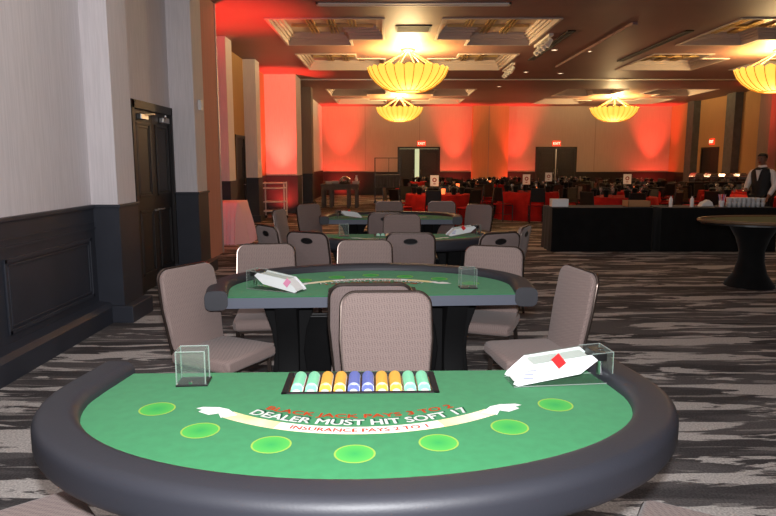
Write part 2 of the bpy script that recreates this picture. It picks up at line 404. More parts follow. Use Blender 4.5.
for s in (-1, 1):
    b = nb(); y0, y1 = (-.68, -.004) if s < 0 else (.004, .68); box(b, .02, .07, y0, y1, .01, 2.12)
    lf = obj('door_leaf', b, M['dark'], d)
    b = nb(); tube(b, [(.02, s * .1, .95), (-.05, s * .1, .97), (-.05, s * .1, 1.2), (.02, s * .1, 1.22)], .014); obj('door_handle', b, M['chrome'], lf)
# wall behind the camera closes the room
b = nb(); box(b, -3.2, 13.8, -2.6, -2.4, 0, CH); struct('wall_front', b, M['wall'])

def exit_sign(loc, rz, label):
    t = thing('exit_sign', label, 'exit sign', loc, rz, 'exit signs above the doors')
    b = nb(); box(b, -.19, .19, -.05, .0, -.12, .12, .006); obj('housing', b, M['exitm'], t)
    b = text_bm('EXIT', .17, .003); xf(b, lambda c: Vector((c.x, -.053 - c.z, c.y - .06))); obj('lettering', b, M['exitt'], t, label='glowing EXIT lettering')
    return t
exit_sign((1.60, YF - .002, 2.46), 0, 'red glowing exit sign above the far double doors standing ajar')
exit_sign((8.07, YF - .002, 2.46), 0, 'red glowing exit sign above the closed far double doors')
exit_sign((XR - .002, 27.45, 2.42), R(-90), 'red glowing exit sign above the dark door in the right wall')

# --- ceiling with L-shaped trays around each chandelier
CX = (.47, 9.25); CY = (15.85, 27.2)
def Lshape(cx, cy, sx, sy):
    A, B, c1, c2, q, q2 = 2.7, 3.35, .58, .65, 1.3, 1.35
    if cy > 20: B = 3.0
    p = [(A, c2), (A, B), (c1, B), (c1, q2), (q, q2), (q, c2)]
    p = [(cx + sx * x, cy + sy * y) for x, y in p]
    ar = sum(p[i][0] * p[(i + 1) % 6][1] - p[(i + 1) % 6][0] * p[i][1] for i in range(6))
    return p if ar > 0 else p[::-1]
def offs(p, d):
    n = len(p); out = []
    for i in range(n):
        a, b_, c = Vector(p[i - 1]), Vector(p[i]), Vector(p[(i + 1) % n])
        e1 = (b_ - a).normalized(); e2 = (c - b_).normalized()
        n1 = Vector((-e1.y, e1.x)); n2 = Vector((-e2.y, e2.x))
        out.append(tuple(b_ + n1 * d + n2 * d))
    return out
trays = [Lshape(cx, cy, sx, sy) for cx in CX for cy in CY for sx in (-1, 1) for sy in (-1, 1)]
def inside(p, x, y):
    r = False; n = len(p)
    for i in range(n):
        (x0, y0), (x1, y1) = p[i], p[(i + 1) % n]
        if (y0 > y) != (y1 > y) and x < (x1 - x0) * (y - y0) / (y1 - y0) + x0: r = not r
    return r
xs = sorted({-4.6, 14.0} | {round(p[0], 4) for t in trays for p in t}); ys = sorted({-2.6, YF + .3} | {round(p[1], 4) for t in trays for p in t})
b = nb(); V = {}
def vv(x, y):
    if (x, y) not in V: V[(x, y)] = b.verts.new((x, y, CH))
    return V[(x, y)]
for i in range(len(xs) - 1):
    for j in range(len(ys) - 1):
        mx_, my_ = (xs[i] + xs[i + 1]) / 2, (ys[j] + ys[j + 1]) / 2
        if any(inside(t, mx_, my_) for t in trays): continue
        b.faces.new((vv(xs[i], ys[j]), vv(xs[i], ys[j + 1]), vv(xs[i + 1], ys[j + 1]), vv(xs[i + 1], ys[j])))
struct('ceiling', b, M['ceil'])
b = nb(); box(b, -4.7, 14.1, -2.7, YF + .4, CH + .5, CH + .55); struct('ceiling_slab', b, M['tray'])
k = 13
for t in trays:
    b = nb(); rings = []
    for d_, z in ((-.05, -.0), (-.05, -.02), (0, -.02), (0, .07), (.035, .07), (.035, .12), (.08, .12), (.08, .17), (.13, .17), (.13, .24)):
        rings.append([b.verts.new((x, y, CH + z)) for x, y in offs(t, d_)])
    for A, B in zip(rings, rings[1:]):
        for q in range(6): b.faces.new((A[q], A[(q + 1) % 6], B[(q + 1) % 6], B[q]))
    o = struct('trim_%d' % k, b, M['mould']); k += 1
    b = nb(); b.faces.new([b.verts.new((x, y, CH + .24)) for x, y in offs(t, .13)]); obj('tray_top', b, M['tray'], o)
    # lattice bars on the tray top, in groups of three
    x0 = min(p[0] for p in t) + .2; x1 = max(p[0] for p in t) - .2; y0 = min(p[1] for p in t) + .2; y1 = max(p[1] for p in t) - .2
    b = nb(); ip = offs(t, .14)
    for g in range(1, 4):
        for e in (-.07, 0, .07):
            x = x0 + (x1 - x0) * g / 4 + e
            ys_ = [y for y in [y0 + (y1 - y0) * q / 60 for q in range(61)] if inside(ip, x, y)]
            if ys_: box(b, x - .014, x + .014, min(ys_), max(ys_), CH + .195, CH + .24)
    for g in (1, 2):
        y = y0 + (y1 - y0) * g / 3
        xs_ = [x for x in [x0 + (x1 - x0) * q / 60 for q in range(61)] if inside(ip, x, y)]
        if xs_: box(b, min(xs_), max(xs_), y - .025, y + .025, CH + .19, CH + .24)
    obj('lattice', b, M['brass'], o)
b = nb(); box(b, -2.8, XR, 21.38, 21.46, CH - .03, CH); struct('trim_%d' % k, b, M['steel']); k += 1
# shallow beam edges between bays
b = nb(); box(b, 4.62, 4.72, 12.8, 18.5, CH - .05, CH); struct('trim_%d' % k, b, M['ceil']); k += 1

def downlight(x, y, z, label):
    t = thing('downlight', label, 'ceiling light', (x, y, z), 0, 'recessed ceiling downlights')
    b = nb(); lathe(b, [(.05, -.001), (.085, -.001), (.085, -.012), (.06, -.012), (.05, -.001)], 20); obj('trim_ring', b, M['plaster'], t, 40)
    b = nb(); lathe(b, [(.052, -.004), (.03, -.006), (.001, -.006)], 20); obj('lamp', b, M['lamp'], t)
def vent(name, x0, x1, y0, y1, label, m='plaster', n=4, cat='ceiling vent', along='x'):
    t = thing(name, label, cat, ((x0 + x1) / 2, (y0 + y1) / 2, CH))
    hx, hy = (x1 - x0) / 2, (y1 - y0) / 2
    b = nb(); w = .035
    box(b, -hx, hx, -hy, -hy + w, -.02, 0); box(b, -hx, hx, hy - w, hy, -.02, 0); box(b, -hx, -hx + w, -hy, hy, -.02, 0); box(b, hx - w, hx, -hy, hy, -.02, 0); obj('frame', b, M[m], t)
    b = nb(); box(b, -hx, hx, -hy, hy, -.004, 0); obj('backing', b, M['black'], t)
    for q in range(n):
        b = nb()
        if along == 'x': y = -hy + w + (2 * hy - 2 * w) * (q + .5) / n; box(b, -hx, hx, y - .012, y + .012, -.016, -.004)
        else: x = -hx + w + (2 * hx - 2 * w) * (q + .5) / n; box(b, x - .012, x + .012, -hy, hy, -.016, -.004)
        obj('slat', b, M[m], t)
for x, y, l in ((3.93, 15.9, 'lit recessed downlight left of the pair between the two front chandelier bays'), (4.8, 16.1, 'lit recessed downlight right of the pair between the two front chandelier bays'),
                (4.05, 19.7, 'lit recessed downlight near the ceiling track, straight behind the left one of the pair'), (5.15, 20.0, 'lit recessed downlight near the ceiling track, behind the right one of the pair'),
                (3.9, 23.4, 'faint downlight beyond the ceiling track left of the rear right chandelier'), (4.06, 10.62, 'bright downlight at the top edge of the picture, left of two'), (5.2, 10.62, 'bright downlight at the top edge of the picture, right of two'),
                (10.5, 19.2, 'small downlight behind the front right chandelier bay')):
    downlight(x, y, CH, l)
downlight(-1.75, 17.9, CH + .24, 'small downlight inside the lattice tray left of the front chandelier')
vent('air_diffuser', -1.2, 2.05, 11.3, 11.48, 'long pale slot air diffuser across the ceiling in front of the first chandelier', 'plaster', 2)
vent('air_diffuser', 3.62, 3.78, 13.6, 17.4, 'long dark slot air diffuser running along the right side of the front chandelier bay', 'dimgrey', 2, along='y')
vent('air_diffuser', 6.0, 6.16, 13.6, 17.6, 'long dark slot air diffuser beside the front right chandelier bay', 'dimgrey', 2, along='y')
vent('air_grille', .15, .85, 13.1, 13.7, 'square dark air grille in the ceiling strip in front of the first chandelier', 'dimgrey', 8)
def spots_fix(x, y, label):
    t = thing('spotlight_cluster', label, 'spotlights', (x, y, CH), 0, 'white spotlight clusters')
    b = nb(); box(b, -.05, .05, -.7, .7, -.05, 0, .005); obj('track', b, M['plaster'], t)
    for q in range(4):
        b = nb(); y_ = -.52 + q * .35; tube(b, [(0, y_, -.05), (0, y_, -.1)], .015); m_ = Matrix.Translation((0, y_, -.16)) @ Matrix.Rotation(R(35), 4, 'Y')
        tt = nb(); lathe(tt, [(.001, .1), (.045, .09), (.06, -.08), (.05, -.09), (.001, -.06)], 16); merge(b, tt, m_); obj('spot_head', b, M['plaster'], t, 40)
spots_fix(3.36, 14.6, 'white four-head spotlight cluster on the ceiling at the near right of the front chandelier')
spots_fix(3.34, 18.6, 'white four-head spotlight cluster on the ceiling at the far right of the front chandelier')

# --- chandeliers
def chandelier(cx, cy, label):
    t = thing('chandelier', label, 'chandelier', (cx, cy, CH), 0, 'petal bowl chandeliers')
    b = nb(); lathe(b, [(.001, -.06), (.10, -.06), (.16, -.03), (.17, 0), (.001, 0)], 24); obj('canopy', b, M['brass'], t, 40)
    NP = 26; RR = .95; zt, zb = -.43, -.965
    def mod(r, z, a):
        f = abs(math.sin(a * NP / 2)); k_ = r / RR
        return r * (1 + .035 * (f - .5) * k_), z + (.055 * (f - .6) if r > RR * .97 else 0)
    prof = [(.30, zb), (.42, zb + .015), (.60, zb + .09), (.76, zb + .21), (.88, zb + .35), (.935, zb + .47), (RR, zb + .52), (RR - .02, zb + .52), (.93, zb + .46), (.74, zb + .23), (.58, zb + .12), (.40, zb + .04)]
    b = nb(); lathe(b, prof, NP * 6, mod=mod); obj('shade', b, M['shade'], t, 60, label='glowing yellow scalloped petal bowl')
    b = nb(); lathe(b, [(.001, zb + .005), (.30, zb + .002), (.30, zb + .03), (.001, zb + .03)], 32); obj('bottom_disc', b, M['shade'], t)
    b = nb()
    for q in range(NP):
        a = 2 * PI * q / NP
        tube(b, [((r + .008) * math.cos(a), (r + .008) * math.sin(a), z - .004) for r, z in prof[:7]], .009, 5)
    obj('rib', b, M['shaderib'], t)
    b = nb(); tube(b, [(.31 * math.cos(2 * PI * q / 32), .31 * math.sin(2 * PI * q / 32), zb - .002) for q in range(32)], .014, 6, True); obj('bottom_ring', b, M['shaderib'], t)
    for q in range(8):
        a = 2 * PI * (q + .5) / 8
        b = nb(); tube(b, [(.08 * math.cos(a), .08 * math.sin(a), -.05), (.80 * math.cos(a), .80 * math.sin(a), zt - .04)], .011, 6); obj('rod', b, M['brass'], t)
    for z, r, e in ((CH - .45, .3, 420),):
        L = bpy.data.lights.new('chandelier_lamp', 'POINT'); L.energy = e; L.color = (1, .72, .34); L.shadow_soft_size = r
        o = bpy.data.objects.new('chandelier_lamp', L); COL.objects.link(o); o.location = (cx, cy, z)
    L = bpy.data.lights.new('chandelier_downlight', 'POINT'); L.energy = 110; L.color = (1, .66, .34); L.shadow_soft_size = .4
    o = bpy.data.objects.new('chandelier_downlight', L); COL.objects.link(o); o.location = (cx, cy, CH - 1.5)
chandelier(CX[0], CY[0], 'large glowing yellow petal bowl chandelier hanging nearest, left of centre')
chandelier(CX[0], CY[1], 'glowing yellow petal chandelier hanging straight behind the nearest one')
chandelier(CX[1], CY[0], 'large glowing yellow petal chandelier cut by the right edge of the picture')
chandelier(CX[1], CY[1], 'glowing yellow petal chandelier far off above the closed double doors')

# ================================================================== CASINO TABLES
TX, TY0, TY1 = .285, -.25, -.014
def felt_outline(a=.98, b_=.625, back=.93, y0=0.0, n=40):
    # the dealer edge has a cut-out in which the chip tray is sunk
    pts = [(-TX, y0), (-TX, TY0), (TX, TY0), (TX, y0), (back, y0)]
    for k in range(n + 1):
        t = -PI * k / n; pts.append((a * math.cos(t), -.30 + b_ * math.sin(t)))
    pts.append((-back, y0)); return pts
PA = .998
def rail_path(n=48):
    pts = [(.958, .02), (.972, -.08), (.988, -.19)]
    for k in range(n + 1):
        t = -PI * k / n; pts.append((PA * math.cos(t), -.30 + .71 * math.sin(t)))
    return pts + [(-.988, -.19), (-.972, -.08), (-.958, .02)]
FT = .76
SPOTS = [(-.68, -.378), (-.49, -.56), (-.256, -.668), (-.01, -.735), (.236, -.668), (.47, -.56), (.666, -.378)]
def arc_text(s, R0, yc, span, hgt, m, name, par, z, shift=(0, 0)):
    b = text_bm(s, 1.0, bold=0.0); bmesh.ops.triangulate(b, faces=b.faces[:]); xsn = [v.co.x for v in b.verts]; ysn = [v.co.y for v in b.verts]
    w = max(xsn) - min(xsn); mid = (max(xsn) + min(xsn)) / 2; h = max(ysn) - min(ysn)
    def f(c):
        x = (c.x - mid) / w * span; y = c.y / h * hgt; ph = x / R0; r = R0 - y
        return Vector((r * math.sin(ph) + shift[0], yc - r * math.cos(ph) + shift[1], z))
    # heavier strokes: the same outline laid again with a hair's offset
    m0 = bpy.data.meshes.new('t0'); b.to_mesh(m0)
    for dx, dy in ((.028, 0), (-.028, 0), (0, .022), (0, -.022)):
        t2 = nb(); t2.from_mesh(m0); merge(b, t2, Matrix.Translation((dx, dy, 0)))
    bpy.data.meshes.remove(m0)
    xf(b, f); return obj(name, b, m, par)
def arc_strip(R0, R1, yc, a0, a1, z, n=30, taper=0.0):
    b = nb(); A = []; B = []
    for k in range(n + 1):
        a = a0 + (a1 - a0) * k / n
        A.append(b.verts.new((R0 * math.sin(a), yc - R0 * math.cos(a), z))); B.append(b.verts.new((R1 * math.sin(a), yc - R1 * math.cos(a), z)))
    for k in range(n): b.faces.new((A[k], A[k + 1], B[k + 1], B[k]))
    bmesh.ops.recalc_face_normals(b, faces=b.faces)
    return b
def casino_table(label):
    t = thing('blackjack_table', label, 'blackjack table', group='blackjack tables')
    b = nb(); prism(b, felt_outline(.98, .70, .94), .69, FT - .004); box(b, -TX, TX, TY1, 0, .69, FT - .004); obj('tabletop', b, M['edge'], t)
    b = nb(); prism(b, felt_outline(.95, .67, .91, -.001), FT - .004, FT); box(b, -TX, TX, TY1, -.001, FT - .004, FT); fo = obj('felt', b, M['felt'], t)
    b = nb(); w, h, r = .138, .12, .05
    prof = [(x, y) for x, y in rrect(w, h, .038, 6)]
    sweep(b, [(x, y, .744) for x, y in rail_path()], prof)
    obj('padded_rail', b, M['vinyl'], t, 55)
    for x, y in SPOTS:
        b = nb(); lathe(b, [(.001, 0), (.0545, 0)], 32); o = obj('betting_spot', b, M['spot'], fo, loc=(x, y, FT + .0006))
        b = nb(); lathe(b, [(.054, 0), (.0595, 0)], 32); b2 = obj('spot_border', b, M['spotring'], fo, loc=(x, y, FT + .0008))
    yc = .158; z = FT + .0008
    obj('ribbon', arc_strip(.705, .76, yc, -.635, .635, z), M['pcream'], fo)
    obj('ribbon_panel', arc_strip(.707, .758, yc, -.36, .36, z + .0004), M['pwhite'], fo)
    for s in (-1, 1):
        b = nb(); pts = []
        for (x, y) in ((.40, -.442), (.45, -.462), (.465, -.425), (.495, -.437), (.535, -.408), (.525, -.392), (.55, -.378), (.53, -.366), (.475, -.37), (.44, -.388)): pts.append((s * x, y))
        b.faces.new([b.verts.new((x, y, z + .0006)) for x, y in (pts if s > 0 else pts[::-1])]); bmesh.ops.recalc_face_normals(b, faces=b.faces)
        for f_ in b.faces:
            if f_.normal.z < 0: f_.normal_flip()
        obj('ribbon_tail', b, M['pwhite'], fo)
    arc_text('DEALER MUST HIT SOFT 17', .692, yc, .765, .043, M['pshadow'], 'lettering_shadow', fo, z + .0003, (.006, .006))
    arc_text('DEALER MUST HIT SOFT 17', .692, yc, .765, .042, M['pwhite'], 'lettering', fo, z + .0010)
    arc_text('BLACK JACK PAYS 3 TO 2', .634, yc, .66, .040, M['pred'], 'lettering', fo, z + .0010)
    arc_text('INSURANCE PAYS 2 TO 1', .746, yc, .44, .026, M['pred'], 'lettering', fo, z + .0014)
    # base: two flared pedestal legs, stretcher and dealer-side panel
    for s in (-1, 1):
        b = nb(); xm = s * .56
        prf = [(-.30, .69), (-.27, .62), (-.20, .50), (-.15, .36), (-.14, .24), (-.17, .12), (-.25, .04), (-.27, 0)]
        out = prf + [(-x, z_) for x, z_ in prf[::-1]]
        prism(b, out, -.07, .07, .01, mtx=Matrix(((0, 0, 1, xm), (1, 0, 0, -.45), (0, 1, 0, 0), (0, 0, 0, 1))))
        prf2 = [(.24, .69), (.17, .60), (.12, .45), (.10, .3), (.12, .12), (.16, 0)]
        prism(b, [(x * 1, z_) for x, z_ in prf2] + [(-x, z_) for x, z_ in prf2[::-1]], -.05, .05, .01, mtx=Matrix(((1, 0, 0, xm), (0, 0, 1, -.45), (0, 1, 0, 0), (0, 0, 0, 1))))
        obj('pedestal_leg', b, M['legblack'], t, 40)
    b = nb(); box(b, -.52, .52, -.48, -.42, .1, .54, .01); obj('modesty_panel', b, M['blackcloth'], t)
    b = nb(); tube(b, [(-.52, -.41, .535), (.52, -.41, .535)], .006); tube(b, [(-.52, -.49, .535), (.52, -.49, .535)], .006); obj('panel_trim', b, M['black'], t)
    return t
T1 = casino_table('green felt blackjack table nearest the camera, filling the bottom of the picture')
T1.location = (-.105, 2.48, 0); T1.rotation_euler = (0, 0, R(1.6))
T2P = ((-.09, 3.95, 0), R(183.6)); T3P = ((.12, 7.45, 0), R(2)); T4P = ((.04, 9.36, 0), R(180))
dup(T1, *T2P, 'green blackjack table second from the camera, its straight dealer edge towards us')
dup(T1, *T3P, 'blackjack table third from the camera, its dark padded rail towards us')
dup(T1, *T4P, 'farthest blackjack table, standing just in front of the red banquet tables')

def on_table(P, x, y, z=FT):
    (tx, ty, tz), a = P
    return (tx + x * math.cos(a) - y * math.sin(a), ty + x * math.sin(a) + y * math.cos(a), z)
T1P = ((-.105, 2.48, 0), R(1.6))

# chip trays and chips
def chip_tray(P, label, first=None):
    if first: return dup(first, on_table(P, 0, -.132, FT - .03), P[1], label)
    t = thing('chip_tray', label, 'chip tray', on_table(P, 0, -.132, FT - .03), P[1], 'dealer chip trays')
    b = nb(); box(b, -.284, .284, -.117, .117, -.004, 0); obj('base', b, M['traym'], t)
    b = nb()
    for x0, x1, y0, y1 in ((-.284, .284, -.117, -.101), (-.284, .284, .105, .117), (-.284, -.262, -.117, .117), (.262, .284, -.117, .117)): box(b, x0, x1, y0, y1, 0, .034, .002)
    obj('rim', b, M['traym'], t)
    b = nb()
    for q in range(11): x = -.26 + q * .052; box(b, x - .002, x + .002, -.10, .104, .0, .026)
    obj('divider', b, M['chrome'], t); return t
tray1 = chip_tray(T1P, 'black chip tray with ten rows of chips on the nearest table')
chip_tray(T2P, 'chip tray on the second table, half hidden behind the two facing chair backs', tray1)
chip_tray(T3P, 'chip tray at the far edge of the third table, glinting white', tray1)
chip_tray(T4P, 'chip tray on the farthest blackjack table', tray1)
def chip_proto(cm, name):
    b = nb(); lathe(b, [(.001, -.0026), (.0165, -.0026), (.0225, -.0022), (.0225, .0022), (.0165, .0026), (.001, .0026)], 18)
    b.verts.ensure_lookup_table()
    for f in b.faces:
        c = f.calc_center_median(); r = math.hypot(c.x, c.y); ang = math.atan2(c.y, c.x)
        f.material_index = 1 if (r < .0185 or (int((ang + PI) / (2 * PI) * 18) % 9 == 0)) else 0
    me = bpy.data.meshes.new(name); b.to_mesh(me); b.free(); me.materials.append(M[cm]); me.materials.append(M['cw']); return me
CM = {c: chip_proto(c, 'casino_chip') for c in ('cg', 'cy', 'cb')}
ROWS = ['cg', 'cg', 'cy', 'cy', 'cb', 'cb', 'cy', 'cy', 'cg', 'cg']
CN = {'cg': 'pale green', 'cy': 'yellow', 'cb': 'blue'}
POS = ['outermost left row', 'second row from the left', 'third row from the left', 'fourth row from the left', 'left of the two middle rows', 'right of the two middle rows', 'fourth row from the right', 'third row from the right', 'second row from the right', 'outermost right row']
def chips(P, n, pitch, where, grp):
    for r, c in enumerate(ROWS):
        for q in range(n):
            lean = 48 if q < 5 else max(0, 48 - (q - 4) * 16)
            y = -.132 - .085 + q * pitch
            o = bpy.data.objects.new('casino_chip', CM[c]); COL.objects.link(o)
            o.location = on_table(P, -.234 + r * .052, y, FT - .03 + .0227 - (.003 if lean > 30 else 0)); o.rotation_euler = (R(90 - lean), 0, P[1])
            tag(o, '%s chip in the %s of the nearest tray' % (CN[c], POS[r]), 'casino chip', grp % POS[r])
chips(T1P, 27, .0068, 'nearest table', 'chips of the %s, nearest tray')
# chip cylinders in the far trays: a handful of chips each, mostly their white faces and edges show
def fewchips(P, where, grp):
    for r, c in enumerate(ROWS):
        for q in range(3):
            o = bpy.data.objects.new('casino_chip', CM[c]); COL.objects.link(o)
            o.location = on_table(P, -.234 + r * .052, -.132 - .08 + q * .075, FT - .03 + .0227); o.rotation_euler = (R(90), R(40 * q), P[1])
            tag(o, '%s-edged casino chip in the tray on the %s' % (CN[c], where), 'casino chip', grp)
fewchips(T3P, 'third blackjack table', 'chips in the third table tray')
fewchips(T2P, 'second blackjack table', 'chips in the second table tray')

# card shoes
def card_shoe(P, x, y, ang, label, red=True, first=None):
    if first: return dup(first, on_table(P, x, y), P[1] + ang, label)
    # local: long axis x, mouth (low) at -x, open back at +x
    t = thing('card_shoe', label, 'card shoe', on_table(P, x, y), P[1] + ang, 'card dealing shoes')
    side = [(-.19, .012), (-.172, .004), (.065, .042), (.13, .092), (.105, .113), (-.115, .085), (-.18, .028)]
    Y = Matrix(((1, 0, 0, 0), (0, 0, 1, 0), (0, 1, 0, 0), (0, 0, 0, 1)))
    b = nb(); prism(b, side, -.058, -.054, mtx=Y); obj('side_plate', b, M['white'], t, label='white printed side plate')
    b = nb(); prism(b, side, .054, .058, mtx=Y); obj('side_plate', b, M['white'], t)
    b = nb(); prism(b, [(-.178, .012), (-.165, .006), (.07, .043), (.115, .09), (.10, .105), (-.11, .08), (-.17, .026)], -.045, .045, mtx=Y); obj('card_deck', b, M['card'], t)
    b = nb(); box(b, -.19, .19, -.062, .062, 0, .004); box(b, .186, .19, -.062, .062, 0, .12)
    prism(b, [(-.115, .089), (.105, .117), (.19, .122), (.19, .005), (.186, .005), (.186, .118), (.105, .1135), (-.115, .0855)], -.062, .062, mtx=Y)
    obj('acrylic_body', b, M['acrylic'], t)
    b = nb()
    for s in (-1, 1):
        tube(b, [(.188, s * .061, 0), (.188, s * .061, .122), (.105, s * .061, .117)], .002, 5); tube(b, [(-.19, s * .061, .003), (.19, s * .061, .003)], .002, 5)
    tube(b, [(.188, -.061, .122), (.188, .061, .122)], .0025, 5); obj('glimmer_edge', b, M['acredge'], t)
    b = nb(); box(b, .125, .17, -.05, .05, .085, .118, .004); obj('card_weight', b, M['black'], t)
    b = nb(); lathe(b, [(.012, 0), (.012, .1), (.001, .1)], 14, close_bot=True); obj('weight_roller', b, M['chrome'], t, 40, loc=(.165, 0, .02))
    b = nb(); q = Matrix.Translation((-.02, -.0605, .092)) @ Matrix.Rotation(R(-40), 4, 'Y'); box(b, -.018, .018, -.002, .001, -.02, .028, mtx=q); obj('cut_card', b, M['redcard'], t, label='red cut card')
    b = text_bm('SHOE', .001); b.free()
    b = nb(); box(b, -.155, -.115, -.0588, -.058, .03, .036); box(b, -.15, -.115, -.0588, -.058, .045, .05); box(b, -.14, -.105, -.0588, -.058, .058, .064); obj('side_print', b, M['blueprint'], t, label='pale blue print on the side plate')
    return t
shoe1 = card_shoe(T1P, .745, -.128, R(5), 'clear card shoe with white sides and a red cut card on the nearest table')
s2 = card_shoe(T2P, .62, -.235, R(-28), 'card shoe with white sides at the left end of the second table', first=shoe1)
for c in s2.children:
    if c.name.startswith('cut_card'): c.data = c.data.copy(); c.data.materials[0] = M['pinkcard']; c['label'] = 'pink card'; c.location = (-.10, .124, -.03); c.scale = (1, 1, 1)
card_shoe(T3P, .72, -.20, R(12), 'card shoe with white sides at the right end of the third table', first=shoe1)
card_shoe(T4P, .62, -.22, R(20), 'card shoe with white sides on the farthest blackjack table', first=shoe1)

# discard holders
def discard(P, x, y, ang, label, first=None):
    if first: return dup(first, on_table(P, x, y), P[1] + ang, label)
    t = thing('discard_holder', label, 'card discard holder', on_table(P, x, y), P[1] + ang, 'clear card discard holders')
    b = nb(); box(b, -.056, .06, -.044, .05, 0, .008, .002); obj('base', b, M['black'], t)
    b = nb(); w, dd, h = .052, .040, .132
    box(b, -w, w, dd - .003, dd, .008, h); box(b, -w, w, -dd, -dd + .003, .008, h); box(b, -w, -w + .003, -dd, dd, .008, h); box(b, w - .003, w, -dd, dd, .008, h)
    obj('acrylic_box', b, M['acrylic'], t)
    b = nb()
    for sx in (-1, 1):
        for sy in (-1, 1): tube(b, [(sx * w, sy * dd, .008), (sx * w, sy * dd, h)], .0028, 6)
    tube(b, [(-w, -dd, h), (w, -dd, h), (w, dd, h), (-w, dd, h)], .0024, 6, True); obj('glimmer_edge', b, M['acredge'], t)
    b = nb(); lathe(b, [(.0065, -.002), (.0065, .004), (.001, .005)], 14); xf(b, lambda c: Vector((c.x, -.046 - c.z, c.y + .017))); obj('screw', b, M['chrome'], t); return t
dh1 = discard(T1P, -.628, -.118, R(3), 'clear acrylic discard holder on the left of the nearest table')
discard(T2P, -.63, -.22, R(180), 'clear acrylic discard holder on the right of the second table', dh1)
discard(T3P, -.62, -.2, 0, 'small clear discard holder on the left of the third table', dh1)

# ================================================================== CHAIRS
def stack_chair(label):
    t = thing('stacking_chair', label, 'chair', group='taupe stacking chairs')
    b = nb(); prism(b, [(-.20, -.235), (-.225, -.20), (-.22, .2), (.22, .2), (.225, -.20), (.20, -.235)], .385, .47, .028, 4); obj('seat', b, M['fabric'], t, 50)
    tilt = Matrix.Translation((0, .20, .44)) @ Matrix.Rotation(R(-9.5), 4, 'X')
    def back_outline(w0, w1, h, r):
        pts = [(-w0 / 2, 0)]; n = 7
        pts = [(w0 / 2, .0), (w1 / 2, h * .55)]
        for k in range(n + 1): a = R(90 * k / n); pts.append((w1 / 2 - r * .98 + r * math.cos(a) - .006, h - r + r * math.sin(a)))
        for k in range(n + 1): a = R(90 + 90 * k / n); pts.append((-w1 / 2 + r * .98 + r * math.cos(a) + .006, h - r + r * math.sin(a)))
        pts += [(-w1 / 2, h * .55), (-w0 / 2, 0)]; return pts
    ol = back_outline(.40, .445, .51, .07)
    up = Matrix(((1, 0, 0, 0), (0, 0, 1, 0), (0, 1, 0, 0), (0, 0, 0, 1)))
    b = nb(); prism(b, ol, -.022, .012, .012, 3, mtx=tilt @ up); obj('backrest', b, M['fabric'], t, 50)
    ol2 = [(x * .985, y * .99) for x, y in ol]
    b = nb(); prism(b, ol2, .012, .026, .005, 2, mtx=tilt @ up); sh = obj('back_shell', b, M['fabricb'], t, 50)
    b = nb(); tube(b, [tilt @ Vector((x * 1.012, .014, y + .003)) for x, y in ol], .009, 6); obj('back_frame', b, M['bronze'], t, 60)
    # hand hole in the upper back shell
    el = [(.058 * math.cos(2 * PI * k / 20), .024 * math.sin(2 * PI * k / 20)) for k in range(20)]
    b = nb(); prism(b, [(x, y + .435) for x, y in el], .024, .0275, mtx=tilt @ up); hh = obj('hand_hole', b, M['black'], sh, label='dark oval hand hole')
    b = nb(); tube(b, [tilt @ Vector((x * 1.06, .0275, y * 1.08 + .435)) for x, y in el], .004, 6, True); obj('hole_rim', b, M['black'], hh)
    for s in (-1, 1):
        b = nb(); bar(b, (s * .19, -.19, .385), (s * .205, -.215, 0), .024); obj('leg', b, M['bronze'], t)
        b = nb(); bar(b, (s * .19, .18, .385), (s * .205, .25, 0), .024); obj('leg', b, M['bronze'], t)
        b = nb(); bar(b, (s * .185, .13, .39), (s * .195, .225, .50), .02); obj('back_bracket', b, M['bronze'], t)
    b = nb(); bar(b, (-.19, -.19, .375), (.19, -.19, .375), .02); bar(b, (-.19, .18, .375), (.19, .18, .375), .02)
    bar(b, (-.19, -.19, .375), (-.19, .18, .375), .02); bar(b, (.19, -.19, .375), (.19, .18, .375), .02); obj('seat_frame', b, M['bronze'], t)
    return t
CHAIRS = [
 # x, y (seat centre), facing angle (0 = towards camera), label
 (0.0, 2.86, 2, 'taupe chair facing us behind the chip tray of the nearest table'),
 (-.10, 3.66, 182, 'taupe chair with its back against the nearest chair back, turned to the second table'),
 (-1.0, 3.83, 61, 'taupe chair left of the second table, angled towards the right'),
 (.87, 3.80, -80, 'taupe chair right of the second table, facing left'),
 (-.91, 4.74, 8, 'taupe chair behind the left end of the second table, facing us'),
 (-.18, 5.0, 2, 'taupe chair behind the middle of the second table, facing us'),
 (.71, 4.63, -20, 'taupe chair behind the right end of the second table, facing us'),
 (-.61, 6.18, 153, 'taupe chair with hand hole at the left front of the third table'),
 (.21, 6.15, 179, 'taupe chair with hand hole at the middle front of the third table'),
 (.88, 6.12, 209, 'taupe chair with hand hole at the right front of the third table, partly hidden'),
 (1.12, 6.62, -114, 'taupe chair seen side-on at the right end of the third table'),
 (-1.0, 6.72, 128, 'taupe chair with hand hole left of the third table, turned away'),
 (-1.2, 8.75, 80, 'dark narrow-looking chair seen edge-on beside the third table, nearest the pale cart'),
 (.18, 7.62, 2, 'taupe chair at the dealer side of the third table, facing us'),
 (-.03, 8.5, 180, 'taupe chair with hand hole at the dealer side of the farthest blackjack table'),
 (-1.02, 9.75, 45, 'taupe chair at the left end of the farthest blackjack table'),
 (.02, 10.35, 0, 'taupe chair behind the farthest blackjack table, left of its two rear chairs'),
 (.85, 10.3, -5, 'taupe chair behind the farthest blackjack table, right of its two rear chairs'),
 (1.22, 9.6, -35, 'taupe chair at the right end of the farthest blackjack table'),
 (-1.12, 1.80, 130, 'taupe chair whose seat corner shows at the bottom left corner of the picture'),
 (.95, 1.74, 240, 'taupe chair whose seat corner shows at the bottom right of the picture'),
]
proto = None
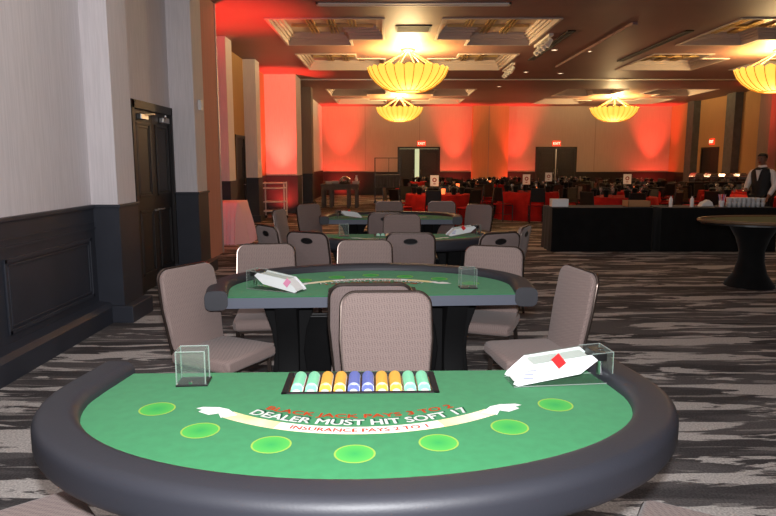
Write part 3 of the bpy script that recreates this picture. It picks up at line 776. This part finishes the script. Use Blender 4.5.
for x, y, a, l in CHAIRS:
    if proto is None: proto = stack_chair(l); proto.location = (x, y, 0); proto.rotation_euler = (0, 0, R(a))
    else: dup(proto, (x, y, 0), R(a), l)

# ================================================================== RIGHT POKER TABLE
t = thing('poker_table', 'dark poker table on an hourglass pedestal cut by the right edge of the picture', 'poker table', (5.22, 8.2, 0), R(-6))
oval = [(1.22 * math.cos(2 * PI * k / 48), .62 * math.sin(2 * PI * k / 48)) for k in range(48)]
b = nb(); prism(b, [(x * .98, y * .98) for x, y in oval], .80, .845); obj('tabletop', b, M['black'], t)
b = nb(); prism(b, [(x * .93, y * .88) for x, y in oval], .845, .852); obj('felt', b, M['feltdim'], t, label='olive felt playing surface')
b = nb(); tube(b, [(x, y, .845) for x, y in oval], .022, 8, True); obj('rim', b, M['wood'], t, 60, label='light wooden rim')
for s in (-1, 1):
    b = nb(); lathe(b, [(.30, 0), (.29, .03), (.20, .16), (.155, .32), (.15, .46), (.20, .62), (.30, .80)], 28, (s * .56, 0, 0), close_bot=True, close_top=True); obj('pedestal', b, M['blackcloth'], t, 50)

# ================================================================== BLACK BAR TABLES AND WHAT STANDS ON THEM
def cloth_box(bm, w, d, h, fold=.02, n=60, flare=.02):
    P = []
    per = 2 * (w + d)
    def pt(s):
        s %= per
        if s < w: return (-w / 2 + s, -d / 2, 0, -1)
        s -= w
        if s < d: return (w / 2, -d / 2 + s, 1, 0)
        s -= d
        if s < w: return (w / 2 - s, d / 2, 0, 1)
        s -= w; return (-w / 2, d / 2 - s, -1, 0)
    rings = []
    for z, k in ((0.003, 1), (h * .5, .6), (h - .02, .1), (h, 0)):
        ring = []
        for i in range(n):
            x, y, nx, ny = pt(per * i / n); o = (flare + fold * math.sin(i * 2.4)) * k
            ring.append(bm.verts.new((x + nx * o, y + ny * o, z)))
        rings.append(ring)
    for A, B in zip(rings, rings[1:]):
        for i in range(n): bm.faces.new((A[i], A[(i + 1) % n], B[(i + 1) % n], B[i]))
    bm.faces.new(rings[-1]); return bm
def folding_table(loc, w, d, h, rz, label, cloth, clabel, grp):
    t = thing('folding_table', label, 'table', loc, rz, grp)
    b = nb(); box(b, -w / 2 + .02, w / 2 - .02, -d / 2 + .02, d / 2 - .02, h - .045, h - .006, .005); obj('tabletop', b, M['dimgrey'], t)
    for sx in (-1, 1):
        for sy in (-1, 1): b = nb(); tube(b, [(sx * (w / 2 - .12), sy * (d / 2 - .08), 0), (sx * (w / 2 - .12), sy * (d / 2 - .08), h - .045)], .014); obj('leg', b, M['black'], t)
    b = nb(); cloth_box(b, w, d, h); o = obj('tablecloth', b, cloth, None, 60); o.location = loc; o.rotation_euler = (0, 0, rz); tag(o, clabel, 'tablecloth', grp + ' cloths')
folding_table((3.80, 11.85, 0), 1.80, .74, .78, 0, 'left one of two black-draped tables in the right middle ground', M['blackcloth'], 'black cloth on the left one of the two draped tables', 'black draped tables')
folding_table((5.86, 11.85, 0), 2.05, .74, .78, 0, 'right one of two black-draped tables, under the rows of white cups', M['blackcloth'], 'black cloth on the right one of the two draped tables', 'black draped tables')
BT = .781
b = nb(); box(b, -.15, .15, -.09, .09, 0, .14, .006); o = obj('napkin_box', b, M['white']); o.location = (2.98 + .12, 11.8, BT); tag(o, 'white box on the left end of the left black table', 'box')
b = nb(); box(b, -.2, .2, -.15, .15, 0, .01); box(b, -.2, .2, -.15, -.14, 0, .11); box(b, -.2, .2, .14, .15, 0, .11); box(b, -.2, -.19, -.15, .15, 0, .11); box(b, .19, .2, -.15, .15, 0, .11)
o = obj('wooden_box', b, M['tanwood']); o.location = (4.66 - .16, 11.8, BT); tag(o, 'tan wooden box on the right end of the left black table', 'box')
for x, l in ((5.08, 'slim white bottle on the black table, nearer the tan box'), (5.46, 'slim white bottle on the black table, nearer the white cups')):
    t = thing('bottle', l, 'bottle', (x, 11.7, BT), 0, 'white bottles on the black table')
    b = nb(); lathe(b, [(.03, 0), (.032, .12), (.028, .15), (.014, .17), (.014, .19)], 16, close_bot=True, close_top=True); obj('body', b, M['white'], t, 40)
    b = nb(); lathe(b, [(.017, .19), (.017, .205)], 12, close_bot=True, close_top=True); obj('cap', b, M['black'], t)
# straw caddy
t = thing('straw_cup', 'cup of coloured straws beside the white cups on the black table', 'cup', (6.02, 11.75, BT))
b = nb(); lathe(b, [(.04, 0), (.05, .11), (.046, .11), (.037, .006)], 16, close_bot=True); obj('cup', b, M['white'], t, 40)
for q in range(9):
    a = 2 * PI * q / 9; b = nb(); tube(b, [(.015 * math.cos(a), .015 * math.sin(a), .008), (.06 * math.cos(a), .06 * math.sin(a), .22)], .005, 5)
    obj('straw', b, [M['redcard'], M['blueprint'], M['white']][q % 3], t)
b = nb(); prism(b, [(-.12, 0), (.12, 0), (.09, .08), (.03, .12), (-.08, .07)], -.08, .08, .02, mtx=Matrix(((1, 0, 0, 0), (0, 0, 1, 0), (0, 1, 0, 0), (0, 0, 0, 1))))
o = obj('napkin_stack', b, M['card']); o.location = (5.78, 11.85, BT); tag(o, 'slumped pile of pale napkins left of the white cups', 'napkins')
cup = nb(); lathe(cup, [(.025, 0), (.038, .075), (.041, .08), (.036, .077), (.023, .006)], 16, close_bot=True)
cme = bpy.data.meshes.new('white_cup'); cup.to_mesh(cme); cup.free(); cme.materials.append(M['white'])
for p in cme.polygons: p.use_smooth = True
for r in range(3):
    for c in range(8 - r):
        for st in range(2):
            o = bpy.data.objects.new('white_cup', cme); COL.objects.link(o); o.location = (6.12 + c * .085 + r * .03, 11.66 + r * .09, BT + st * .082 * (1 if st else 0)); o.rotation_euler = (0, 0, random.random())
            if st: o.location.z = BT + .03
            if st: o.location.z = BT + .0812
            tag(o, 'white cup in the %s layer of the cup rows on the right black table' % ('upper' if st else 'lower'), 'cup', 'white cups stacked in rows')
# ================================================================== LEFT-SIDE ITEMS
# pink draped table
t = thing('side_table', 'small table under pink linen beyond the left pilasters', 'table', (-3.2, 13.0, 0))
b = nb(); box(b, -.29, .29, -.4, .4, .77, .80, .005); obj('tabletop', b, M['dimgrey'], t)
for sx in (-1, 1):
    for sy in (-1, 1): b = nb(); tube(b, [(sx * .24, sy * .34, 0), (sx * .24, sy * .34, .77)], .015); obj('leg', b, M['black'], t)
b = nb(); cloth_box(b, (.60), .82, .806, .045, 96, .18); o = obj('tablecloth', b, M['pink'], None, 60); o.location = (-3.2, 13.0, 0); tag(o, 'pale pink pleated linen hanging over the small table at left', 'tablecloth')
# metal utility cart
t = thing('utility_cart', 'pale metal shelf cart against the red-lit pier', 'cart', (-3.18, 18.3, 0))
for sx in (-1, 1):
    for sy in (-1, 1):
        b = nb(); bar(b, (sx * .3, sy * .22, .08), (sx * .3, sy * .22, 1.03), .035); obj('post', b, M['plaster'], t)
        b = nb(); lathe(b, [(.001, -.012), (.04, -.012), (.04, .012), (.001, .012)], 14); xf(b, lambda c: Vector((c.x + sx * .3, c.z + sy * .22, c.y + .04))); obj('caster', b, M['black'], t)
for z in (.22, .48, .86, 1.0): b = nb(); box(b, -.3, .3, -.22, .22, z - .015, z + .015, .004); obj('shelf', b, M['plaster'], t)
# serving station table
t = thing('serving_table', 'dark serving table with pale slatted legs below the red far wall at left', 'table', (-1.68, 23.0, 0))
b = nb(); box(b, -.66, .66, -.45, .45, .76, .82, .008); box(b, -.63, .63, -.42, .42, .62, .76); obj('tabletop', b, M['dimgrey'], t)
for x in (-.58, -.3, .3, .58):
    for y in (-.38, .38): b = nb(); box(b, x - .05, x + .05, y - .04, y + .04, 0, .62); obj('leg', b, M['dimgrey'], t)
t = thing('chafing_dish', 'shiny round dish on the dark serving table', 'chafing dish', (-1.5, 22.85, .82))
b = nb(); lathe(b, [(.16, 0), (.2, .05), (.2, .12)], 24, close_bot=True); obj('base', b, M['chrome'], t, 40)
b = nb(); lathe(b, [(.2, .12), (.17, .2), (.08, .26), (.001, .28)], 24); obj('lid', b, M['chrome'], t, 40)
for q, (x, y) in enumerate(((-2.05, 22.75), (-1.85, 23.15), (-1.12, 22.75))):
    b = nb(); lathe(b, [(.09, 0), (.1, .01), (.14, .03), (.13, .032), (.08, .012), (.001, .012)], 24, close_bot=True)
    for e in range(1, 7): lathe(b, [(.09, e * .012), (.14, .03 + e * .012), (.001, .012 + e * .012)], 24)
    o = obj('plate_stack', b, M['white'], None, 40); o.location = (x, y, .82)
    tag(o, ('stack of white plates at the front left corner of the dark serving table', 'stack of white plates at the back of the dark serving table', 'stack of white plates right of the shiny dish on the serving table')[q], 'plates')
b = nb(); lathe(b, [(.05, 0), (.06, .16), (.03, .24), (.035, .3)], 16, close_bot=True); o = obj('water_pitcher', b, M['white'], None, 40); o.location = (-1.12, 23.2, .82); tag(o, 'tall pale pitcher on the right end of the dark serving table', 'pitcher')
# rolling rack
t = thing('rolling_rack', 'tall open metal rack with dark wrapped shelves left of the open double doors', 'rack', (-.02, 25.2, 0))
for sx in (-1, 1):
    for sy in (-1, 1):
        b = nb(); bar(b, (sx * .48, sy * .28, .1), (sx * .48, sy * .28, 1.74), .03); obj('post', b, M['black'], t)
        b = nb(); lathe(b, [(.001, -.015), (.05, -.015), (.05, .015), (.001, .015)], 14); xf(b, lambda c: Vector((c.x + sx * .48, c.z + sy * .28, c.y + .05))); obj('caster', b, M['black'], t)
b = nb(); bar(b, (-.48, -.28, 1.73), (.48, -.28, 1.73), .03); bar(b, (-.48, .28, 1.73), (.48, .28, 1.73), .03); bar(b, (-.48, -.28, 1.73), (-.48, .28, 1.73), .03); bar(b, (.48, -.28, 1.73), (.48, .28, 1.73), .03); bar(b, (.05, -.28, 1.1), (.05, -.28, 1.73), .02); obj('top_frame', b, M['black'], t)
for z in (.2, .62, 1.08): b = nb(); box(b, -.47, .47, -.27, .27, z - .02, z + .02); obj('shelf', b, M['dimgrey'], t)
b = nb(); cloth_box(b, .9, .5, .41, .015, 60, .01); o = obj('wrapped_load', b, M['dimgrey']); o.location = (-.02, 25.2, .642); tag(o, 'grey wrapped load on the upper shelf of the rolling rack', 'wrapped load')

# ================================================================== BANQUET AREA
def banquet_chair(label, grp):
    t = thing('banquet_chair', label, 'chair', group=grp)
    b = nb(); box(b, -.2, .2, -.2, .2, .44, .48, .01); obj('seat', b, M['redpad'], t, label='dark red seat pad')
    b = nb()
    for s in (-1, 1):
        tube(b, [(s * .19, .19, 0), (s * .185, .19, .45), (s * .17, .25, .92)], .014, 6)
    for z in (.62, .78, .90): tube(b, [(-.18, .19 + .06 * (z - .45) / .47, z), (.18, .19 + .06 * (z - .45) / .47, z)], .012, 6)
    prism(b, [(-.17, 0), (.17, 0), (.165, .36), (-.165, .36)], -.012, .012, .005, mtx=Matrix.Translation((0, .208, .55)) @ Matrix.Rotation(R(-7), 4, 'X') @ Matrix(((1, 0, 0, 0), (0, 0, 1, 0), (0, 1, 0, 0), (0, 0, 0, 1))))
    obj('backrest', b, M['chairdark'], t)
    b = nb()
    for s in (-1, 1): tube(b, [(s * .18, -.18, 0), (s * .18, -.18, .44)], .014, 6); tube(b, [(s * .18, -.18, .2), (s * .185, .19, .2)], .008, 5)
    tube(b, [(-.18, -.18, .42), (.18, -.18, .42)], .012, 6); obj('front_legs', b, M['chairdark'], t)
    return t
def round_cloth(rad, h):
    b = nb(); n = 72
    prof = [(1.10, .004), (1.06, .25), (1.02, .55), (1.0, h - .03), (.985, h), (.5, h), (.01, h)]
    def mod(r, z, a): return r * rad * (1 + (.03 * math.sin(a * 14) * max(0, 1 - z / h))), z
    lathe(b, prof, n, mod=mod); return b
TABS = [ # x, y, which
 (1.3, 17.0, 'nearest left red table'),
 (3.95, 18.3, 'red table left of the black draped tables'),
 (5.6, 15.7, 'red table right behind the left black table'),
 (8.6, 16.0, 'red table behind the white cups'),
 (6.9, 18.7, 'second-row red table behind the black tables'),
 (9.9, 18.9, 'red table nearest the long buffet'),
 (2.1, 21.0, 'third-row banquet table, left'),
 (5.3, 21.3, 'third-row banquet table, middle'),
 (8.3, 21.7, 'third-row banquet table, right'),
 (3.6, 24.2, 'fourth-row banquet table, left'),
 (6.7, 24.5, 'fourth-row banquet table, middle'),
 (9.6, 25.5, 'fourth-row banquet table, right'),
 (1.7, 27.6, 'last-row banquet table before the ajar doors'),
 (4.9, 27.6, 'last-row banquet table, second from left'),
 (7.9, 27.9, 'last-row banquet table before the closed doors'),
]
bc = None; cloth_me = None; gl_me = None; cd = None; cardp = None; npk = None
TR = .84; TH = .76
tabp = None
for i, (x, y, l) in enumerate(TABS):
    if tabp is None:
        tabp = thing('round_table', 'round table under the cloth of the ' + l, 'table', (x, y, 0), 0, 'round banquet tables')
        b = nb(); lathe(b, [(.001, TH - .04), (TR - .03, TH - .04), (TR - .03, TH - .006), (.001, TH - .006)], 36); obj('tabletop', b, M['dimgrey'], tabp)
        b = nb(); lathe(b, [(.3, 0), (.3, .03), (.05, .06), (.05, TH - .04)], 20, close_bot=True); obj('pedestal', b, M['black'], tabp)
        b = round_cloth(TR, TH); o = obj('tablecloth', b, M['redcloth'], None, 60); cloth_me = o.data
    else:
        dup(tabp, (x, y, 0), 0, 'round table under the cloth of the ' + l)
        o = bpy.data.objects.new('tablecloth', cloth_me); COL.objects.link(o)
    if i == 6: dark_me = cloth_me.copy(); dark_me.materials[0] = M['blackcloth']
    if i >= 6 and i not in (9, 12): o.data = dark_me
    o.location = (x, y, 0); o.rotation_euler = (0, 0, i * .7); tag(o, ('black' if i >= 6 and i not in (9, 12) else 'red') + ' cloth to the floor on the ' + l, 'tablecloth', 'round tablecloths')
    nch = 8; ph = random.uniform(0, 45)
    for q in range(nch):
        a = R(ph + q * 360 / nch); rr = 1.17 + random.uniform(-.03, .08)
        px, py = x + rr * math.cos(a), y + rr * math.sin(a); rz = a + PI / 2 + random.uniform(-.12, .12) - PI
        rz = math.atan2(x - px, -(y - py)) + random.uniform(-.12, .12)
        lab = 'dark banquet chair at the ' + l; grp = 'chairs at the ' + l
        if bc is None: bc = banquet_chair(lab, grp); bc.location = (px, py, 0); bc.rotation_euler = (0, 0, rz)
        else: dup(bc, (px, py, 0), rz, lab, grp)
    # place settings
    for q in range(nch):
        a = R(ph + q * 360 / nch)
        if gl_me is None:
            b = nb(); lathe(b, [(.034, 0), (.034, .004), (.005, .01), (.005, .09), (.03, .12), (.04, .16), (.034, .21)], 12, close_bot=True); gl_me = bpy.data.meshes.new('wine_glass'); b.to_mesh(gl_me); b.free(); gl_me.materials.append(M['glass'])
            b = nb(); lathe(b, [(.05, 0), (.06, .05), (.09, .16), (.02, .2), (.001, .12)], 10, close_bot=True); npk = bpy.data.meshes.new('napkin'); b.to_mesh(npk); b.free(); npk.materials.append(M['blackcloth'])
        o = bpy.data.objects.new('wine_glass', gl_me); COL.objects.link(o); o.location = (x + .5 * math.cos(a + .2), y + .5 * math.sin(a + .2), TH + .001); tag(o, 'stemmed glass on the ' + l, 'glass', 'glasses on the ' + l)
        o = bpy.data.objects.new('folded_napkin', npk); COL.objects.link(o); o.location = (x + .62 * math.cos(a), y + .62 * math.sin(a), TH + .001); tag(o, 'black folded napkin standing on the ' + l, 'napkin', 'napkins on the ' + l)
    if cd is None:
        cd = thing('candle_holder', 'glowing candle glass on the ' + l, 'candle', group='table candles')
        b = nb(); lathe(b, [(.05, 0), (.06, .14), (.055, .14), (.045, .01)], 16, close_bot=True); obj('glass', b, M['candle'], cd)
        b = nb(); lathe(b, [(.04, .011), (.04, .07)], 12, close_bot=True, close_top=True); obj('wax', b, M['white'], cd); cd.location = (x + .12, y - .2, TH + .001)
        cardp = thing('table_number_stand', 'white number card on a stand on the ' + l, 'table sign', group='table number cards')
        b = nb(); lathe(b, [(.06, 0), (.06, .012), (.006, .02), (.006, .2)], 14, close_bot=True); obj('stand', b, M['black'], cardp)
        b = nb(); box(b, -.11, .11, -.006, .006, .2, .48, .003); obj('card', b, M['card'], cardp)
        b = nb(); lathe(b, [(.03, 0), (.055, 0)], 20); xf(b, lambda c: Vector((c.x, -.008, c.y + .36))); box(b, -.03, .03, -.008, -.0075, .25, .27); obj('printed_mark', b, M['redpad'], cardp)
        cardp.location = (x - .1, y - .1, TH + .001)
    else:
        if i in (1, 4, 6, 9): dup(cd, (x + .12, y - .2, TH + .001), 0, 'glowing candle glass on the ' + l)
        if i in (1, 4, 7): dup(cardp, (x - .1, y - .1, TH + .001), R(random.uniform(-20, 20)), 'white number card on a stand on the ' + l)

# buffet by the right wall
folding_table((11.7, 22.6, 0), 3.0, .8, .9, 0, 'long dark buffet table by the right wall under the chafing dishes', M['blackcloth'], 'dark cloth on the long buffet table by the right wall', 'buffet table')
for q in range(5):
    t = thing('chafing_dish', ('leftmost', 'second', 'middle', 'fourth', 'rightmost')[q] + ' chafing dish on the long buffet by the right wall', 'chafing dish', (10.6 + q * .5, 22.5, .901), 0, 'chafing dishes on the buffet')
    b = nb(); box(b, -.16, .16, -.22, .22, .1, .2, .01); obj('pan', b, M['chrome'], t)
    for sx in (-1, 1):
        for sy in (-1, 1): b = nb(); bar(b, (sx * .14, sy * .2, 0), (sx * .14, sy * .2, .12), .015); obj('foot', b, M['black'], t)
    b = nb(); prism(b, [(-.16, .2), (.16, .2), (.14, .27), (.07, .31), (-.07, .31), (-.14, .27)], -.22, .22, .008, mtx=Matrix(((1, 0, 0, 0), (0, 0, 1, 0), (0, 1, 0, 0), (0, 0, 0, 1)))); ld = obj('lid', b, M['chrome'], t)
    b = nb(); tube(b, [(-.05, -.2, .29), (-.05, -.25, .3), (.05, -.25, .3), (.05, -.2, .29)], .008, 6); obj('lid_handle', b, M['black'], ld)

# ================================================================== WAITER
def skinned(name, verts, edges, rad, m, parent, root=0, sub=2, label=None):
    me = bpy.data.meshes.new(name); me.from_pydata(verts, edges, []); o = bpy.data.objects.new(name, me); COL.objects.link(o)
    sk = o.modifiers.new('s', 'SKIN'); sk.use_smooth_shade = True; sk.branch_smoothing = .6
    lay = me.skin_vertices[0].data if me.skin_vertices else None
    if lay is None:
        bm_ = bmesh.new(); bm_.from_mesh(me); bm_.verts.layers.skin.verify(); bm_.to_mesh(me); bm_.free(); lay = me.skin_vertices[0].data
    for i, r in enumerate(rad):
        lay[i].radius = (r, r) if not isinstance(r, tuple) else r; lay[i].use_root = (i == root)
    ss = o.modifiers.new('u', 'SUBSURF'); ss.levels = sub; ss.render_levels = sub
    bpy.context.view_layer.update()
    ev = bpy.data.meshes.new_from_object(o.evaluated_get(bpy.context.evaluated_depsgraph_get())); bpy.data.objects.remove(o); bpy.data.meshes.remove(me)
    ev.name = name; ev.materials.clear(); ev.materials.append(m)
    for p in ev.polygons: p.use_smooth = True; p.material_index = 0
    q = bpy.data.objects.new(name, ev); COL.objects.link(q)
    if parent: q.parent = parent
    if label: q['label'] = label
    return q
# local: faces -y, z up
W = thing('person', 'person in white shirt and black vest standing behind the white cups, looking down', 'person', (7.28, 12.75, 0), R(-58))
V_ = []; E_ = []; R_ = []
def av(p, r, link=None):
    V_.append(p); R_.append(r); i = len(V_) - 1
    if link is not None: E_.append((link, i))
    return i
pel = av((0, 0, .95), (.15, .11)); wst = av((0, .0, 1.08), (.135, .10), pel); chs = av((0, .0, 1.28), (.16, .115), wst); shd = av((0, .01, 1.41), (.12, .085), chs)
nk = av((0, 0, 1.49), .055, shd); hd0 = av((0, -.03, 1.57), (.068, .08), nk); hd1 = av((0, -.05, 1.66), (.078, .092), hd0); hd2 = av((0, -.04, 1.725), (.055, .065), hd1)
wr_ = {}
for s in (-1, 1):
    sh_ = av((s * .19, .01, 1.40), .058, shd); el_ = av((s * .25, .02 if s > 0 else -.04, 1.13), .045, sh_)
    hn = (s * .24, -.16, .93) if s > 0 else (s * .14, -.28, 1.05)
    wr = av(hn, .029, el_); wr_[s] = (wr, V_[el_], hn)
    d_ = (Vector(hn) - Vector(V_[el_])).normalized(); side = Vector((1, 0, 0)); side = (side - d_ * side.dot(d_)).normalized(); nrm = d_.cross(side)
    pm = av(tuple(Vector(hn) + d_ * .06), (.036, .02), wr)
    for k_, (off, ln) in enumerate(((-.03, .065), (-.01, .078), (.01, .073), (.03, .055))):
        f1 = av(tuple(Vector(hn) + d_ * .10 + side * off), .0095, pm); f2 = av(tuple(Vector(hn) + d_ * (.10 + ln * .55) + side * off * 1.1 + nrm * .008), .0085, f1); av(tuple(Vector(hn) + d_ * (.10 + ln) + side * off * 1.1 + nrm * .025), .007, f2)
    th = av(tuple(Vector(hn) + d_ * .045 - side * s * .045), .012, pm); av(tuple(Vector(hn) + d_ * .085 - side * s * .062 + nrm * .01), .009, th)
    hp = av((s * .10, 0, .88), (.095, .095), pel); kn = av((s * .11, -.02, .50), .06, hp); an = av((s * .12, .02, .09), .04, kn); av((s * .13, -.15, .035), .036, an)
body = skinned('body', V_, E_, R_, M['skin'], W)
# face details
for s in (-1, 1):
    b = nb(); bmesh.ops.create_uvsphere(b, u_segments=10, v_segments=8, radius=.009); obj('eye', b, M['hair'], body, 60, loc=(s * .03, -.132, 1.645))
    b = nb(); bmesh.ops.create_uvsphere(b, u_segments=10, v_segments=8, radius=.022); bmesh.ops.scale(b, vec=(.5, 1, 1.5), verts=b.verts); obj('ear', b, M['skin'], body, 60, loc=(s * .08, -.03, 1.63))
b = nb(); lathe(b, [(.016, -.022), (.013, .0), (.006, .03)], 10, close_bot=True, close_top=True); obj('nose', b, M['skin'], body, 60, loc=(0, -.142, 1.62))
b = nb(); box(b, -.024, .024, -.006, .006, -.006, .006, .004); obj('mouth', b, M['redpad'], body, loc=(0, -.122, 1.575))
b = nb(); bmesh.ops.create_uvsphere(b, u_segments=20, v_segments=14, radius=.1); bmesh.ops.scale(b, vec=(.92, 1.1, .85), verts=b.verts)
bmesh.ops.delete(b, geom=[v for v in b.verts if v.co.z < .012 and v.co.y < -.02], context='VERTS'); bmesh.ops.delete(b, geom=[v for v in b.verts if v.co.z < -.06], context='VERTS'); obj('hair', b, M['hair'], W, 60, loc=(0, -.035, 1.672))
# shirt: torso and sleeves
sv = [(0, 0, .98), (0, 0, 1.08), (0, 0, 1.28), (0, .01, 1.41), (0, 0, 1.475)]; se = [(0, 1), (1, 2), (2, 3), (3, 4)]; sr = [(.150, .112), (.138, .104), (.158, .115), (.12, .086), (.066, .066)]
for s in (-1, 1):
    i = len(sv); hn = Vector(wr_[s][2]); el = Vector(wr_[s][1])
    sv += [(s * .19, .01, 1.40), tuple(el), tuple(el.lerp(hn, .55)), tuple(el.lerp(hn, .93))]; se += [(3, i), (i, i + 1), (i + 1, i + 2), (i + 2, i + 3)]; sr += [.07, .057, .05, .042]
skinned('shirt', sv, se, sr, M['shirt'], W, label='white long-sleeved shirt')
b = nb(); rg = []
for z, rx, ry in ((.86, .178, .13), (.94, .182, .134), (1.05, .174, .13), (1.18, .185, .138), (1.30, .205, .146), (1.37, .208, .142), (1.42, .19, .125), (1.46, .13, .10), (1.485, .08, .08)):
    rg.append([b.verts.new((rx * math.cos(2 * PI * k / 32), .005 + ry * math.sin(2 * PI * k / 32), z)) for k in range(32)])
for A, B in zip(rg, rg[1:]):
    for k in range(32): b.faces.new((A[k], A[(k + 1) % 32], B[(k + 1) % 32], B[k]))
b.faces.new(rg[0][::-1]); b.faces.new(rg[-1])
obj('vest', b, M['vest'], W, 60, label='black waistcoat')
b = nb(); lathe(b, [(.085, 1.465), (.078, 1.50), (.068, 1.525), (.062, 1.52), (.07, 1.47)], 24); obj('collar', b, M['shirt'], W, 60, label='white shirt collar')
b = nb(); v1 = [b.verts.new(p) for p in ((-.05, -.152, 1.44), (.05, -.152, 1.44), (.0, -.157, 1.22))]; v2 = [b.verts.new((p.co.x, p.co.y + .1, p.co.z)) for p in v1]
b.faces.new(v1); b.faces.new(v2[::-1])
for k in range(3): b.faces.new((v1[k], v2[k], v2[(k + 1) % 3], v1[(k + 1) % 3]))
bmesh.ops.recalc_face_normals(b, faces=b.faces); obj('shirt_front', b, M['shirt'], W)
pv = [(0, 0, .95)]; pe = []; pr2 = [(.16, .12)]
for s in (-1, 1):
    i = len(pv); pv += [(s * .10, 0, .87), (s * .11, -.02, .50), (s * .12, .02, .07)]; pe += [(0, i), (i, i + 1), (i + 1, i + 2)]; pr2 += [(.105, .105), .076, .062]
skinned('trousers', pv, pe, pr2, M['vest'], W)
b = nb(); prism(b, [(-.05, 0), (.05, .05), (.05, -.05), (-.05, 0)][:3], 0, .01); b.free()
for s in (-1, 1):
    b = nb(); prism(b, [(s * -.05, -.16), (s * .06, -.16), (s * .065, .08), (s * -.055, .08)] if s > 0 else [(-.06, -.16), (.05, -.16), (.055, .08), (-.065, .08)], 0, .075, .02); obj('shoe', b, M['black'], W, 50, loc=(s * .125, -.03, 0))
b = nb(); box(b, -.05, .05, -.02, .015, -.018, .018, .008); obj('bow_tie', b, M['black'], W, loc=(0, -.155, 1.445))

# ================================================================== LIGHT
def light(kind, name, loc, energy, color, size=.1, target=None, **kw):
    L = bpy.data.lights.new(name, kind); L.energy = energy; L.color = color
    if kind in ('POINT', 'SPOT'): L.shadow_soft_size = size
    for a, v in kw.items(): setattr(L, a, v)
    o = bpy.data.objects.new(name, L); COL.objects.link(o); o.location = loc
    if target is not None: o.rotation_euler = (Vector(target) - Vector(loc)).to_track_quat('-Z', 'Y').to_euler()
    return o
# the photographer's flash, just above the lens
light('SPOT', 'camera_flash', (.02, -.03, 1.75), 640, (.97, .97, 1.0), .03, (-.6, 6, 1.75), spot_size=R(140), spot_blend=.9)
RED = (1.0, .05, .032)
def uplight(x, y, tx, ty, e, size=70, z=.15, tz=4.2, col=RED):
    light('SPOT', 'red_uplight', (x, y, z), e, col, .06, (tx, ty, tz), spot_size=R(size), spot_blend=.9)
def wash(x, y, tx, ty, e, wide=.09):
    # narrow throw up the wall plus the spill of the same fixture low down
    uplight(x, y, tx, ty, e, 48)
    light('SPOT', 'red_uplight_spill', (x, y, .2), e * wide, RED, .08, (tx + (tx - x) * 2, ty + (ty - y) * 2, 2.3), spot_size=R(125), spot_blend=1)
wash(-3.25, 19.5, -3.25, 20.0, 2600, .06)
uplight(-3.32, 11.9, -3.28, 12.2, 2300, 62)
wash(-2.3, 30.5, -2.2, 31.2, 2500, .14)
wash(3.15, 30.7, 3.2, 31.2, 2400)
wash(6.15, 30.7, 6.1, 31.2, 2200)
wash(12.6, 30.7, 12.6, 31.2, 2600)
wash(12.7, 21.8, 13.2, 21.9, 2600)
# soft fill panels added at ceiling level, standing in for dimmed overhead lighting
def fill_panel(x, y, sx, sy, e, col):
    L = bpy.data.lights.new('fill_light', 'AREA'); L.shape = 'RECTANGLE'; L.size = sx; L.size_y = sy; L.energy = e; L.color = col
    o = bpy.data.objects.new('fill_light', L); COL.objects.link(o); o.location = (x, y, CH - .06)
fill_panel(-.5, 3.2, 4, 6, 60, (1, .95, .92))
fill_panel(5, 10, 8, 4, 30, (1, .78, .6))
# faint warm world fill, added in place of ambient light
w = bpy.data.worlds.new('World'); S.world = w; w.use_nodes = True
w.node_tree.nodes['Background'].inputs['Color'].default_value = (1, .8, .65, 1); w.node_tree.nodes['Background'].inputs['Strength'].default_value = .05

# ================================================================== CAMERA
F = 650.0; pitch = math.atan((258 - 162) / F)
cam = bpy.data.cameras.new('Camera'); cam.sensor_width = 36; cam.lens = F / 776 * 36; cam.clip_end = 200; cam.clip_start = .05
co = bpy.data.objects.new('Camera', cam); COL.objects.link(co); co.location = (0, 0, 1.58); co.rotation_euler = (PI / 2 - pitch, 0, 0)
S.camera = co
S.view_settings.view_transform = 'Standard'; S.view_settings.look = 'None'; S.view_settings.gamma = 1; S.view_settings.exposure = 0
S.view_settings.use_curve_mapping = False
S.cycles.max_bounces = 6; S.cycles.sample_clamp_indirect = 4; S.cycles.use_denoising = True; S.cycles.transparent_max_bounces = 16
